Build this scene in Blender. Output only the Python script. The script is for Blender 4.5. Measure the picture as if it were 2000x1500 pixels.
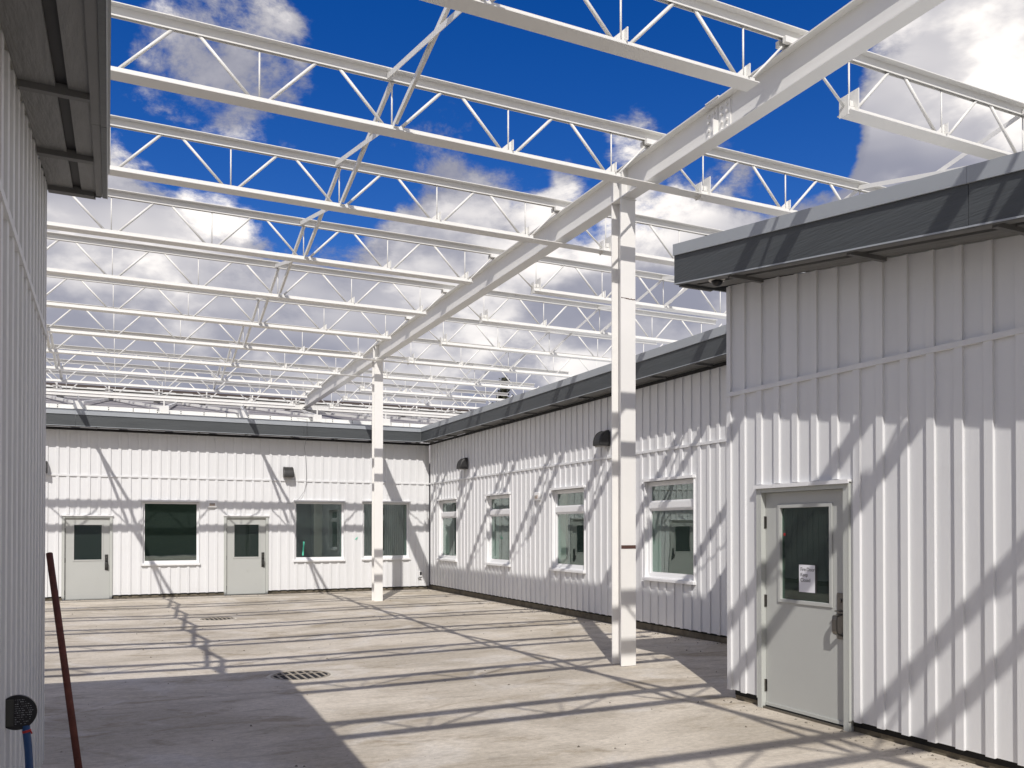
import bpy, math, random
from mathutils import Vector, Matrix

for _o in list(bpy.data.objects):
    bpy.data.objects.remove(_o)
S = bpy.context.scene
COL = S.collection
random.seed(7)

# ------------------------------------------------------------------ camera
cd = bpy.data.cameras.new("camera")
cam = bpy.data.objects.new("camera", cd)
COL.objects.link(cam)
cam.location = (0.0, 0.0, 1.75)
cam.rotation_euler = (math.pi / 2 + 0.0098, 0.0, -0.4379)
cd.sensor_width = 36.0
cd.sensor_fit = 'HORIZONTAL'
cd.lens = 1640.8 / 2000 * 36
cd.shift_y = 0.134
cd.clip_start = 0.05
cd.clip_end = 2000
S.camera = cam

# ------------------------------------------------------------------ light
SUN_AZ = math.radians(25.1)      # the light travels this far from +Y towards +X
SUN_EL = math.radians(44.4)
sl = bpy.data.lights.new("sun", 'SUN')
sun = bpy.data.objects.new("sun", sl)
COL.objects.link(sun)
sl.energy = 3.75
sl.angle = math.radians(0.45)
sl.color = (1.0, 0.955, 0.9)
_d = Vector((math.sin(SUN_AZ) * math.cos(SUN_EL), math.cos(SUN_AZ) * math.cos(SUN_EL), -math.sin(SUN_EL)))
sun.rotation_euler = _d.to_track_quat('-Z', 'Y').to_euler()
sun.location = (-10, -20, 30)

W = bpy.data.worlds.new("World")
S.world = W
W.use_nodes = True
wn, wl = W.node_tree.nodes, W.node_tree.links
wn.clear()


def wnode(t, **kw):
    n = wn.new(t)
    for k, v in kw.items():
        setattr(n, k, v)
    return n


def wmath(op, a, b=None, c=None, clamp=False):
    n = wnode('ShaderNodeMath', operation=op, use_clamp=clamp)
    for i, v in enumerate((a, b, c)):
        if v is None:
            continue
        if isinstance(v, (int, float)):
            n.inputs[i].default_value = v
        else:
            wl.new(v, n.inputs[i])
    return n.outputs[0]


def wramp(x, lo, hi, o0=0.0, o1=1.0):
    n = wnode('ShaderNodeMapRange', interpolation_type='SMOOTHSTEP')
    wl.new(x, n.inputs[0])
    n.inputs[1].default_value = lo
    n.inputs[2].default_value = hi
    n.inputs[3].default_value = o0
    n.inputs[4].default_value = o1
    return n.outputs[0]


sky = wnode('ShaderNodeTexSky', sky_type='NISHITA')
sky.sun_disc = False
sky.sun_elevation = SUN_EL
sky.sun_rotation = math.pi + SUN_AZ
sky.air_density = 1.0
sky.dust_density = 0.3
sky.ozone_density = 3.0
SKY_STRENGTH = 0.10
# deep polarised blue of the photograph: the same saturation over the whole sky, so the bright glow round the sun stays white
tint = wnode('ShaderNodeHueSaturation')
tint.inputs['Hue'].default_value = 0.521
tint.inputs['Saturation'].default_value = 1.42
tint.inputs['Value'].default_value = 1.08
wl.new(sky.outputs[0], tint.inputs['Color'])
bg_sky = wnode('ShaderNodeBackground')
wl.new(tint.outputs[0], bg_sky.inputs[0])
bg_sky.inputs[1].default_value = SKY_STRENGTH

tc = wnode('ShaderNodeTexCoord')
sep = wnode('ShaderNodeSeparateXYZ')
wl.new(tc.outputs['Generated'], sep.inputs[0])


def wnoise(scale, detail, rough, offset=(0, 0, 0), zs=1.7, dist=0.0):
    m = wnode('ShaderNodeMapping')
    wl.new(tc.outputs['Generated'], m.inputs[0])
    m.inputs['Location'].default_value = offset
    m.inputs['Scale'].default_value = (1, 1, zs)
    n = wnode('ShaderNodeTexNoise')
    wl.new(m.outputs[0], n.inputs['Vector'])
    n.inputs['Scale'].default_value = scale
    n.inputs['Detail'].default_value = detail
    n.inputs['Roughness'].default_value = rough
    n.inputs['Distortion'].default_value = dist
    return n.outputs[0]


wv = wnode('ShaderNodeTexNoise')
wl.new(tc.outputs['Generated'], wv.inputs['Vector'])
wv.inputs['Scale'].default_value = 7.0
wv.inputs['Detail'].default_value = 4
wsub = wnode('ShaderNodeVectorMath', operation='SUBTRACT')
wl.new(wv.outputs['Color'], wsub.inputs[0])
wsub.inputs[1].default_value = (0.5, 0.5, 0.5)
wma = wnode('ShaderNodeVectorMath', operation='MULTIPLY_ADD')
wl.new(wsub.outputs[0], wma.inputs[0])
wma.inputs[1].default_value = (0.22, 0.22, 0.22)
wl.new(tc.outputs['Generated'], wma.inputs[2])


def blob(d, r_in, r_out, wgt):
    v = wnode('ShaderNodeVectorMath', operation='DISTANCE')
    wl.new(wma.outputs[0], v.inputs[0])
    v.inputs[1].default_value = Vector(d).normalized()
    return wramp(v.outputs['Value'], r_in, r_out, wgt, 0.0)


bias = wramp(sep.outputs[2], 0.25, 0.39, 0.44, 0.215)  # cloud raised over the unseen sky too, added for whiter fill light
# takes the added cloud back off the broad clear patch of sky ahead
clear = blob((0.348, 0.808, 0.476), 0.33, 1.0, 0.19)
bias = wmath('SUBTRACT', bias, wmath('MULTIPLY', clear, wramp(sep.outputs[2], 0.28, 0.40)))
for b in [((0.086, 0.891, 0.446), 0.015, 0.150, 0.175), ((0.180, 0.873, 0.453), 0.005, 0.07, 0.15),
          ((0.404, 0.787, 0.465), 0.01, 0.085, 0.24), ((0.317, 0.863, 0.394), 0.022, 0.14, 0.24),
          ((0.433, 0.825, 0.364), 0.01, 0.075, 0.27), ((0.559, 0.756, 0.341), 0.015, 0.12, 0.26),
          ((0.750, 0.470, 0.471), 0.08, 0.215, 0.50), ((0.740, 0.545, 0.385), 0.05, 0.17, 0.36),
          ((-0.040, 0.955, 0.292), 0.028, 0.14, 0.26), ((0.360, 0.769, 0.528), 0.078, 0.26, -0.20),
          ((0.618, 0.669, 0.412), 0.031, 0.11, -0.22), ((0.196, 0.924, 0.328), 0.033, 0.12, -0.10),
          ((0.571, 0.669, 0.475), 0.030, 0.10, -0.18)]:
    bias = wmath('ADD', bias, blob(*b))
n1 = wnoise(5.2, 11, 0.66, (0.31, 0.1, 0.0), 1.8, 0.15)
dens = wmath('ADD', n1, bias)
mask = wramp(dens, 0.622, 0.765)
thick = wramp(dens, 0.70, 1.0)
# the light side of each heap: density a little further towards the sun's side
s1 = wnoise(4.6, 5, 0.5, (0.31, 0.1, 0.0), 1.8, 0.15)
s2 = wnoise(4.6, 5, 0.5, (0.31 - 0.035, 0.1 - 0.07, 0.16), 1.8, 0.15)
lit = wramp(wmath('ADD', wmath('SUBTRACT', s1, s2), wmath('MULTIPLY', wmath('SUBTRACT', n1, 0.5), 0.35)), -0.12, 0.17)
n3 = wnoise(2.6, 4, 0.5, (2.1, 0.7, 0.0), 2.2)
lowgrey = wramp(n3, 0.42, 0.66, 0.0, 0.55)
val = wmath('MULTIPLY', wramp(lit, 0.0, 1.0, 0.46, 0.95), wmath('SUBTRACT', 1.0, lowgrey))
val = wmath('MULTIPLY', val, wramp(dens, 0.62, 0.90, 0.5, 1.0))
val = wmath('MULTIPLY', val, wramp(sep.outputs[2], 0.15, 0.31, 0.66, 1.0))
ccol = wnode('ShaderNodeMix', data_type='RGBA')
wl.new(wramp(val, 0.15, 0.8), ccol.inputs[0])
ccol.inputs[6].default_value = (0.25, 0.255, 0.315, 1)
ccol.inputs[7].default_value = (1.0, 0.95, 0.90, 1)
bg_cloud = wnode('ShaderNodeBackground')
wl.new(ccol.outputs[2], bg_cloud.inputs[0])
bg_cloud.inputs[1].default_value = 1.22
mixw = wnode('ShaderNodeMixShader')
above = wramp(sep.outputs[2], -0.02, 0.02)
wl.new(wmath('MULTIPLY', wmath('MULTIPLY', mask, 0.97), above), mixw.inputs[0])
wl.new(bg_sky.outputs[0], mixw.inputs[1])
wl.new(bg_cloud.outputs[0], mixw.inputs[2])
wout = wnode('ShaderNodeOutputWorld')
wl.new(mixw.outputs[0], wout.inputs[0])

S.view_settings.view_transform = 'Standard'
S.view_settings.look = 'None'
S.view_settings.exposure = 0.0
S.view_settings.gamma = 1.0
S.view_settings.use_curve_mapping = False

# ------------------------------------------------------------------ materials


def mat(name, color, rough=0.6, metal=0.0, spec=0.5, var=0.0, var_scale=3.0, bump=0.0, bump_scale=60.0,
        stretch=(1, 1, 1), dirt=None, dirt_amt=0.0, dirt_scale=2.0, dirt_lo=0.55, dirt_hi=0.75):
    m = bpy.data.materials.new(name)
    m.use_nodes = True
    nt = m.node_tree
    N, L = nt.nodes, nt.links
    b = N['Principled BSDF']
    b.inputs['Roughness'].default_value = rough
    b.inputs['Metallic'].default_value = metal
    b.inputs['Specular IOR Level'].default_value = spec
    t = N.new('ShaderNodeTexCoord')
    geo = N.new('ShaderNodeNewGeometry')
    mp = N.new('ShaderNodeMapping')
    mp.inputs['Scale'].default_value = stretch
    L.new(geo.outputs['Position'], mp.inputs[0])
    out = None
    if var > 0:
        n = N.new('ShaderNodeTexNoise')
        n.inputs['Scale'].default_value = var_scale
        n.inputs['Detail'].default_value = 6
        n.inputs['Roughness'].default_value = 0.6
        L.new(mp.outputs[0], n.inputs['Vector'])
        r = N.new('ShaderNodeMapRange')
        r.inputs[1].default_value = 0.25
        r.inputs[2].default_value = 0.75
        r.inputs[3].default_value = 1 - var
        r.inputs[4].default_value = 1 + var
        L.new(n.outputs[0], r.inputs[0])
        mx = N.new('ShaderNodeMix')
        mx.data_type = 'RGBA'
        mx.blend_type = 'MULTIPLY'
        mx.inputs[0].default_value = 1
        mx.inputs[6].default_value = (*color, 1)
        L.new(r.outputs[0], mx.inputs[7])
        out = mx.outputs[2]
    if dirt:
        n = N.new('ShaderNodeTexNoise')
        n.inputs['Scale'].default_value = dirt_scale
        n.inputs['Detail'].default_value = 8
        n.inputs['Roughness'].default_value = 0.7
        L.new(geo.outputs['Position'], n.inputs['Vector'])
        r = N.new('ShaderNodeMapRange')
        r.inputs[1].default_value = dirt_lo
        r.inputs[2].default_value = dirt_hi
        r.inputs[4].default_value = dirt_amt
        L.new(n.outputs[0], r.inputs[0])
        mx = N.new('ShaderNodeMix')
        mx.data_type = 'RGBA'
        L.new(r.outputs[0], mx.inputs[0])
        if out:
            L.new(out, mx.inputs[6])
        else:
            mx.inputs[6].default_value = (*color, 1)
        mx.inputs[7].default_value = (*dirt, 1)
        out = mx.outputs[2]
    if out:
        L.new(out, b.inputs['Base Color'])
    else:
        b.inputs['Base Color'].default_value = (*color, 1)
    if bump > 0:
        n = N.new('ShaderNodeTexNoise')
        n.inputs['Scale'].default_value = bump_scale
        n.inputs['Detail'].default_value = 5
        L.new(mp.outputs[0], n.inputs['Vector'])
        bp = N.new('ShaderNodeBump')
        bp.inputs['Strength'].default_value = bump
        bp.inputs['Distance'].default_value = 0.01
        L.new(n.outputs[0], bp.inputs['Height'])
        L.new(bp.outputs[0], b.inputs['Normal'])
    return m


M_SIDING = mat('white_siding', (0.745, 0.748, 0.75), 0.55, var=0.035, var_scale=4, bump=0.12, bump_scale=170, stretch=(1, 1, 0.06), spec=0.35,
               dirt=(0.6, 0.58, 0.55), dirt_amt=0.25, dirt_scale=1.3, dirt_lo=0.58, dirt_hi=0.8)
M_TRIM = mat('white_trim', (0.82, 0.82, 0.82), 0.4, var=0.02)
M_STEEL = mat('white_steel_paint', (0.78, 0.77, 0.735), 0.45, var=0.025, var_scale=2, dirt=(0.30, 0.22, 0.15), dirt_amt=0.7,
              dirt_scale=22, dirt_lo=0.70, dirt_hi=0.74)
M_COLUMN = mat('column_paint', (0.87, 0.855, 0.82), 0.38, var=0.03, var_scale=2, dirt=(0.2, 0.12, 0.08), dirt_amt=0.7,
               dirt_scale=16, dirt_lo=0.70, dirt_hi=0.75, bump=0.04, bump_scale=20)
M_FASCIA = mat('slate_fascia', (0.066, 0.073, 0.077), 0.55, var=0.14, var_scale=9, bump=0.5, bump_scale=40, stretch=(0.12, 0.12, 1.4))
M_FLASH = mat('grey_flashing', (0.36, 0.385, 0.41), 0.35, metal=0.0, var=0.04)
M_SOFFIT = mat('dark_soffit', (0.16, 0.16, 0.155), 0.6, var=0.18, var_scale=6, bump=0.9, bump_scale=26, stretch=(1.4, 0.12, 1))
M_OUTL = mat('dark_outlooker', (0.14, 0.14, 0.137), 0.6, var=0.1)
M_VENT_SHADE = mat('black_vent_and_shade', (0.015, 0.015, 0.016), 0.7)  # soffit vents, and the painted shade strip under the eaves
M_ROOF = mat('white_roof_metal', (0.74, 0.74, 0.71), 0.75, spec=0.2, var=0.04, var_scale=1.5)
M_GREYWALL = mat('grey_parapet', (0.42, 0.41, 0.42), 0.7, var=0.06)
M_MEMB = mat('grey_roof_membrane', (0.30, 0.285, 0.29), 0.9, spec=0.1, var=0.06)
M_BROWN = mat('brown_gutter', (0.05, 0.035, 0.03), 0.6)
M_DOOR = mat('grey_door_paint', (0.465, 0.475, 0.452), 0.45, var=0.03, var_scale=1.5, dirt=(0.33, 0.32, 0.29), dirt_amt=0.35, dirt_scale=5, dirt_lo=0.62, dirt_hi=0.75)
M_DFRAME = mat('grey_door_frame', (0.49, 0.505, 0.475), 0.4)
M_METAL = mat('brushed_steel', (0.22, 0.21, 0.195), 0.33, metal=1.0, bump=0.1, bump_scale=120)
M_DARKMETAL = mat('dark_steel', (0.10, 0.10, 0.095), 0.4, metal=0.8)
M_PLINTH = mat('dirty_plinth', (0.17, 0.145, 0.105), 0.9, var=0.3, var_scale=4, bump=0.6, bump_scale=25, dirt=(0.07, 0.065, 0.045), dirt_amt=0.8, dirt_scale=3, dirt_lo=0.45, dirt_hi=0.65)
M_BLACKGAP = mat('black_gap', (0.01, 0.01, 0.01), 0.9)
M_LAMP = mat('bronze_lamp', (0.03, 0.029, 0.028), 0.45, spec=0.6)
M_LENS = mat('lamp_lens', (0.35, 0.33, 0.3), 0.2)
M_IRON = mat('cast_iron', (0.34, 0.30, 0.24), 0.7, var=0.3, var_scale=18)
M_HOLE = mat('drain_pit', (0.012, 0.012, 0.013), 0.9)
M_RUST = mat('rusty_pipe', (0.13, 0.038, 0.024), 0.75, var=0.4, var_scale=14, bump=0.4, bump_scale=60)
M_BLACK = mat('black_plastic', (0.012, 0.012, 0.013), 0.35)
M_SMOKE = mat('smoky_plastic', (0.05, 0.05, 0.042), 0.3)
M_PRINT = mat('grey_print', (0.33, 0.33, 0.34), 0.6)
M_BLUE = mat('blue_hose', (0.012, 0.06, 0.18), 0.4)
M_RED = mat('red_tie', (0.45, 0.02, 0.02), 0.5)
M_PAPER = mat('white_paper', (0.80, 0.80, 0.84), 0.7)
M_INK = mat('black_ink', (0.015, 0.015, 0.015), 0.8)
M_TAPE = mat('green_tape', (0.10, 0.62, 0.42), 0.6)
M_STROBE = mat('strobe_amber', (0.42, 0.33, 0.27), 0.3)
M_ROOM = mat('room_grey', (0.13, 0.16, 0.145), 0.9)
M_JAMB = mat('room_jamb', (0.50, 0.66, 0.60), 0.6)
M_WIRE = mat('grey_wire', (0.22, 0.22, 0.23), 0.5)
M_BARK = mat('bark', (0.08, 0.06, 0.045), 0.9, var=0.3, var_scale=10)
M_EARTH = mat('bare_earth', (0.16, 0.14, 0.10), 0.95, var=0.3, var_scale=0.3)
M_CAMW = mat('camera_white', (0.72, 0.70, 0.64), 0.4)
M_SEAM = mat('rust_seam', (0.09, 0.045, 0.035), 0.8)


def leaf_mat(name, c1, c2):
    m = bpy.data.materials.new(name)
    m.use_nodes = True
    N, L = m.node_tree.nodes, m.node_tree.links
    b = N['Principled BSDF']
    b.inputs['Roughness'].default_value = 0.6
    g = N.new('ShaderNodeNewGeometry')
    mx = N.new('ShaderNodeMix')
    mx.data_type = 'RGBA'
    L.new(g.outputs['Random Per Island'], mx.inputs[0])
    mx.inputs[6].default_value = (*c1, 1)
    mx.inputs[7].default_value = (*c2, 1)
    L.new(mx.outputs[2], b.inputs['Base Color'])
    return m


M_LEAF = leaf_mat('dark_leaves', (0.03, 0.075, 0.04), (0.075, 0.13, 0.05))
M_NEEDLE = leaf_mat('needles', (0.025, 0.03, 0.018), (0.06, 0.06, 0.03))


def glass_mat(name, tintc, f0):
    m = bpy.data.materials.new(name)
    m.use_nodes = True
    N, L = m.node_tree.nodes, m.node_tree.links
    N.clear()
    o = N.new('ShaderNodeOutputMaterial')
    mx = N.new('ShaderNodeMixShader')
    gm = N.new('ShaderNodeNewGeometry')
    dt = N.new('ShaderNodeVectorMath')
    dt.operation = 'DOT_PRODUCT'
    L.new(gm.outputs['Normal'], dt.inputs[0])
    L.new(gm.outputs['Incoming'], dt.inputs[1])

    def mth(op, a, b):
        n = N.new('ShaderNodeMath')
        n.operation = op
        for k_, v_ in enumerate((a, b)):
            if isinstance(v_, (int, float)):
                n.inputs[k_].default_value = v_
            else:
                L.new(v_, n.inputs[k_])
        return n.outputs[0]
    # Schlick reflectance, the same from either face of the pane
    sch = mth('POWER', mth('SUBTRACT', 1.0, mth('ABSOLUTE', dt.outputs['Value'], 0)), 5.0)
    refl = mth('ADD', mth('MULTIPLY', sch, 1.0 - f0), f0)
    tr = N.new('ShaderNodeBsdfTransparent')
    tr.inputs[0].default_value = (*tintc, 1)
    gl = N.new('ShaderNodeBsdfGlossy')
    gl.inputs['Roughness'].default_value = 0.0
    gl.inputs['Color'].default_value = (0.85, 0.89, 0.88, 1)
    nz = N.new('ShaderNodeTexNoise')
    nz.inputs['Scale'].default_value = 1.1
    ge = N.new('ShaderNodeNewGeometry')
    L.new(ge.outputs['Position'], nz.inputs['Vector'])
    bp = N.new('ShaderNodeBump')
    bp.inputs['Strength'].default_value = 0.05
    bp.inputs['Distance'].default_value = 0.02
    L.new(nz.outputs[0], bp.inputs['Height'])
    L.new(bp.outputs[0], gl.inputs['Normal'])
    # weak green diffuse painted in to lighten the panes like a dim reflection
    df = N.new('ShaderNodeBsdfDiffuse')
    df.inputs[0].default_value = (0.46, 0.60, 0.545, 1)
    m2 = N.new('ShaderNodeMixShader')
    m2.inputs[0].default_value = 0.032
    L.new(tr.outputs[0], m2.inputs[1])
    L.new(df.outputs[0], m2.inputs[2])
    L.new(refl, mx.inputs[0])
    L.new(m2.outputs[0], mx.inputs[1])
    L.new(gl.outputs[0], mx.inputs[2])
    L.new(mx.outputs[0], o.inputs[0])
    return m


M_GLASS = glass_mat('tinted_glass', (0.62, 0.74, 0.69), 0.18)
M_DGLASS = glass_mat('door_glass', (0.48, 0.60, 0.54), 0.06)


def concrete_mat():
    m = bpy.data.materials.new('weathered_concrete')
    m.use_nodes = True
    N, L = m.node_tree.nodes, m.node_tree.links
    b = N['Principled BSDF']
    b.inputs['Roughness'].default_value = 0.85
    b.inputs['Specular IOR Level'].default_value = 0.25
    g = N.new('ShaderNodeNewGeometry')

    def noise(scale, detail, rough, stretch=(1, 1, 1), off=(0, 0, 0), dist=0.0, rot=0.0):
        mp = N.new('ShaderNodeMapping')
        mp.inputs['Scale'].default_value = stretch
        mp.inputs['Location'].default_value = off
        mp.inputs['Rotation'].default_value = (0, 0, rot)
        L.new(g.outputs['Position'], mp.inputs[0])
        n = N.new('ShaderNodeTexNoise')
        n.inputs['Scale'].default_value = scale
        n.inputs['Detail'].default_value = detail
        n.inputs['Roughness'].default_value = rough
        n.inputs['Distortion'].default_value = dist
        L.new(mp.outputs[0], n.inputs['Vector'])
        return n.outputs[0]

    def rng(x, lo, hi, a=0.0, c=1.0):
        r = N.new('ShaderNodeMapRange')
        r.interpolation_type = 'SMOOTHSTEP'
        L.new(x, r.inputs[0])
        r.inputs[1].default_value = lo
        r.inputs[2].default_value = hi
        r.inputs[3].default_value = a
        r.inputs[4].default_value = c
        return r.outputs[0]

    def mix(f, a, c, mode='MIX'):
        mx = N.new('ShaderNodeMix')
        mx.data_type = 'RGBA'
        mx.blend_type = mode
        if isinstance(f, float):
            mx.inputs[0].default_value = f
        else:
            L.new(f, mx.inputs[0])
        for i, v in ((6, a), (7, c)):
            if isinstance(v, tuple):
                mx.inputs[i].default_value = (*v, 1)
            else:
                L.new(v, mx.inputs[i])
        return mx.outputs[2]

    big = noise(0.55, 6, 0.62, (0.7, 1.2, 1), dist=0.6)
    c = mix(rng(big, 0.38, 0.62), (0.45, 0.40, 0.325), (0.61, 0.55, 0.46))
    st = noise(0.9, 7, 0.68, (0.75, 1.5, 1), (3, 1, 0), 1.2, 0.25)
    c = mix(rng(st, 0.50, 0.66, 0.0, 0.66), c, (0.31, 0.255, 0.18))
    st2 = noise(1.7, 8, 0.72, (0.5, 1.8, 1), (9, 4, 0), 0.9, 0.12)
    c = mix(rng(st2, 0.54, 0.68, 0.0, 0.42), c, (0.24, 0.21, 0.165))
    # darker damp and pale laitance patches
    pl = noise(0.8, 5, 0.6, (1, 1, 1), (14, 2, 0), 1.2)
    c = mix(rng(pl, 0.52, 0.66, 0.0, 0.6), c, (0.62, 0.58, 0.52))
    fine = noise(20, 7, 0.72, (0.8, 1.1, 1))
    c = mix(1.0, c, rng(fine, 0.3, 0.7, 0.86, 1.12), 'MULTIPLY')
    gr = noise(140, 3, 0.7)
    c = mix(1.0, c, rng(gr, 0.3, 0.7, 0.89, 1.09), 'MULTIPLY')
    sp = noise(11, 4, 0.75, (0.6, 1.3, 1), (4, 4, 0))
    c = mix(rng(sp, 0.675, 0.72, 0.0, 0.85), c, (0.09, 0.075, 0.06))
    # dragged scratch lines from the broom finish
    sc = noise(3.0, 5, 0.7, (0.35, 9.0, 1), (1, 8, 0), 0.3, -0.35)
    c = mix(rng(sc, 0.60, 0.69, 0.0, 0.32), c, (0.20, 0.165, 0.12))
    L.new(c, b.inputs['Base Color'])
    bp = N.new('ShaderNodeBump')
    bp.inputs['Strength'].default_value = 0.35
    bp.inputs['Distance'].default_value = 0.006
    h = noise(22, 8, 0.7, (0.5, 1.4, 1))
    L.new(h, bp.inputs['Height'])
    L.new(bp.outputs[0], b.inputs['Normal'])
    return m


M_CONC = concrete_mat()

# ------------------------------------------------------------------ mesh helpers
WLOC = {}


class MB:
    def __init__(self):
        self.v, self.f = [], []

    def quad(self, *p):
        i = len(self.v)
        self.v += [Vector(q) for q in p]
        self.f.append(tuple(range(i, i + len(p))))
        return self

    def hexa(self, c):
        """eight corners: bottom loop then top loop"""
        i = len(self.v)
        self.v += [Vector(q) for q in c]
        for f in ((3, 2, 1, 0), (4, 5, 6, 7), (0, 1, 5, 4), (1, 2, 6, 5), (2, 3, 7, 6), (3, 0, 4, 7)):
            self.f.append(tuple(i + k for k in f))
        return self

    def box(self, x0, x1, y0, y1, z0, z1):
        return self.hexa([(x0, y0, z0), (x1, y0, z0), (x1, y1, z0), (x0, y1, z0),
                          (x0, y0, z1), (x1, y0, z1), (x1, y1, z1), (x0, y1, z1)])

    def fbox(self, fr, a0, a1, d0, d1, z0, z1, z0b=None, z1b=None):
        """box in a wall frame; z?b are the heights at a1"""
        z0b = z0 if z0b is None else z0b
        z1b = z1 if z1b is None else z1b
        P = fr.P
        return self.hexa([P(a0, d1, z0), P(a1, d1, z0b), P(a1, d0, z0b), P(a0, d0, z0),
                          P(a0, d1, z1), P(a1, d1, z1b), P(a1, d0, z1b), P(a0, d0, z1)])

    def bar(self, p, q, w, h, up=(0, 0, 1)):
        p, q = Vector(p), Vector(q)
        d = (q - p).normalized()
        s = d.cross(Vector(up))
        if s.length < 1e-4:
            s = d.cross(Vector((1, 0, 0)))
        s.normalize()
        u = s.cross(d).normalized()
        c = []
        for e in (p, q):
            c += [e - s * w / 2 - u * h / 2, e + s * w / 2 - u * h / 2, e + s * w / 2 + u * h / 2, e - s * w / 2 + u * h / 2]
        return self.hexa(c)

    def tube(self, pts, r, n=8, cap=True):
        pts = [Vector(p) for p in pts]
        rings = []
        prev = None
        for k, p in enumerate(pts):
            d = (pts[min(k + 1, len(pts) - 1)] - pts[max(k - 1, 0)]).normalized()
            ref = prev if prev else (Vector((0, 0, 1)) if abs(d.z) < 0.9 else Vector((1, 0, 0)))
            s = d.cross(ref).normalized()
            u = s.cross(d).normalized()
            prev = u
            rr = r[k] if isinstance(r, (list, tuple)) else r
            i = len(self.v)
            for j in range(n):
                t = 2 * math.pi * j / n
                self.v.append(p + (s * math.cos(t) + u * math.sin(t)) * rr)
            rings.append(i)
        for a, b in zip(rings, rings[1:]):
            for j in range(n):
                j2 = (j + 1) % n
                self.f.append((a + j, a + j2, b + j2, b + j))
        if cap:
            self.f.append(tuple(rings[0] + j for j in reversed(range(n))))
            self.f.append(tuple(rings[-1] + j for j in range(n)))
        return self

    def extrude(self, poly, axis_vec):
        """closed prism from a polygon (list of points) along a vector"""
        n = len(poly)
        i = len(self.v)
        a = Vector(axis_vec)
        self.v += [Vector(p) for p in poly] + [Vector(p) + a for p in poly]
        self.f.append(tuple(i + k for k in reversed(range(n))))
        self.f.append(tuple(i + n + k for k in range(n)))
        for k in range(n):
            k2 = (k + 1) % n
            self.f.append((i + k, i + k2, i + n + k2, i + n + k))
        return self

    def mesh(self, name, m, org, smooth=False):
        me = bpy.data.meshes.new(name)
        me.from_pydata([tuple(v - org) for v in self.v], [], self.f)
        if m:
            me.materials.append(m)
        if smooth:
            for p in me.polygons:
                p.use_smooth = True
        me.update()
        return me

    def build(self, name, m, parent=None, org=None, smooth=False, bevel=0.0):
        if org is None:
            xs = [v.x for v in self.v]; ys = [v.y for v in self.v]; zs = [v.z for v in self.v]
            org = Vector(((min(xs) + max(xs)) / 2, (min(ys) + max(ys)) / 2, min(zs)))
        org = Vector(org)
        o = bpy.data.objects.new(name, self.mesh(name, m, org, smooth))
        link(o, org, parent)
        if bevel > 0:
            b = o.modifiers.new('bevel', 'BEVEL')
            b.width = bevel
            b.segments = 2
            b.limit_method = 'ANGLE'
        return o


def link(o, wloc, parent=None):
    COL.objects.link(o)
    wloc = Vector(wloc)
    WLOC[o.name] = wloc
    if parent:
        o.parent = parent
        o.location = wloc - WLOC[parent.name]
    else:
        o.location = wloc
    return o


def share(name, me, wloc, parent):
    return link(bpy.data.objects.new(name, me), wloc, parent)


def tag(o, label=None, cat=None, group=None, kind=None):
    if label: o['label'] = label
    if cat: o['category'] = cat
    if group: o['group'] = group
    if kind: o['kind'] = kind
    return o


def thing(name, loc, label, cat, group=None):
    o = bpy.data.objects.new(name, None)
    o.empty_display_size = 0.2
    link(o, loc)
    return tag(o, label, cat, group)


def copy_tree(o, delta, parent=None):
    c = o.copy()
    COL.objects.link(c)
    WLOC[c.name] = WLOC[o.name] + Vector(delta)
    if parent:
        c.parent = parent
    else:
        c.location = o.location + Vector(delta)
    for ch in list(o.children):
        copy_tree(ch, delta, c)
    return c


class Frame:
    """a wall plane: a runs along the wall, d outwards into the courtyard"""

    def __init__(self, o, u, n):
        self.o, self.u, self.n = Vector(o), Vector(u).normalized(), Vector(n).normalized()

    def P(self, a, d, z):
        return self.o + self.u * a + self.n * d + Vector((0, 0, z))


F_BACK = Frame((0, 24.4, 0), (1, 0, 0), (0, -1, 0))
F_FAR = Frame((8.615, 0, 0), (0, 1, 0), (-1, 0, 0))
F_NEAR = Frame((5.75, 0, 0), (0, 1, 0), (-1, 0, 0))
_r = 0.011
F_LEFT = Frame((-0.504, 6.93, 0), (-math.sin(_r), math.cos(_r), 0), (math.cos(_r), math.sin(_r), 0))   # a = 0 at the far corner, negative towards the viewer

# ------------------------------------------------------------------ ground


def sstep(a, b, x):
    t = max(0.0, min(1.0, (x - a) / (b - a)))
    return t * t * (3 - 2 * t)


def gz(x, y):
    z = -0.07 * sstep(6.5, 14, y)
    z -= 0.055 * math.exp(-((x - 2.0) / 2.6) ** 2) * sstep(5, 10, y) * (1 - sstep(19, 24, y))
    return z


def build_ground():
    mb = MB()
    xs = [-13 + 0.25 * i for i in range(int(22.0 / 0.25))]
    xs = [x for x in xs if x < 8.6] + [8.62]
    ys = [-14 + 0.25 * i for i in range(154)]
    ys = [y for y in ys if y < 24.3] + [24.45]
    for y in ys:
        for x in xs:
            mb.v.append(Vector((x, y, gz(x, y))))
    w = len(xs)
    # openings under the drains stay as concrete; the pits are set just proud
    for j in range(len(ys) - 1):
        for i in range(w - 1):
            mb.f.append((j * w + i, j * w + i + 1, (j + 1) * w + i + 1, (j + 1) * w + i))
    o = mb.build('courtyard_floor', M_CONC, org=(0, 0, 0), smooth=True)
    tag(o, kind='structure')
    g = MB().quad((-500, -500, -0.5), (500, -500, -0.5), (500, 900, -0.5), (-500, 900, -0.5)).build('ground', M_EARTH, org=(0, 0, -0.5))
    tag(g, kind='structure')


build_ground()

# ------------------------------------------------------------------ buildings


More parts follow.
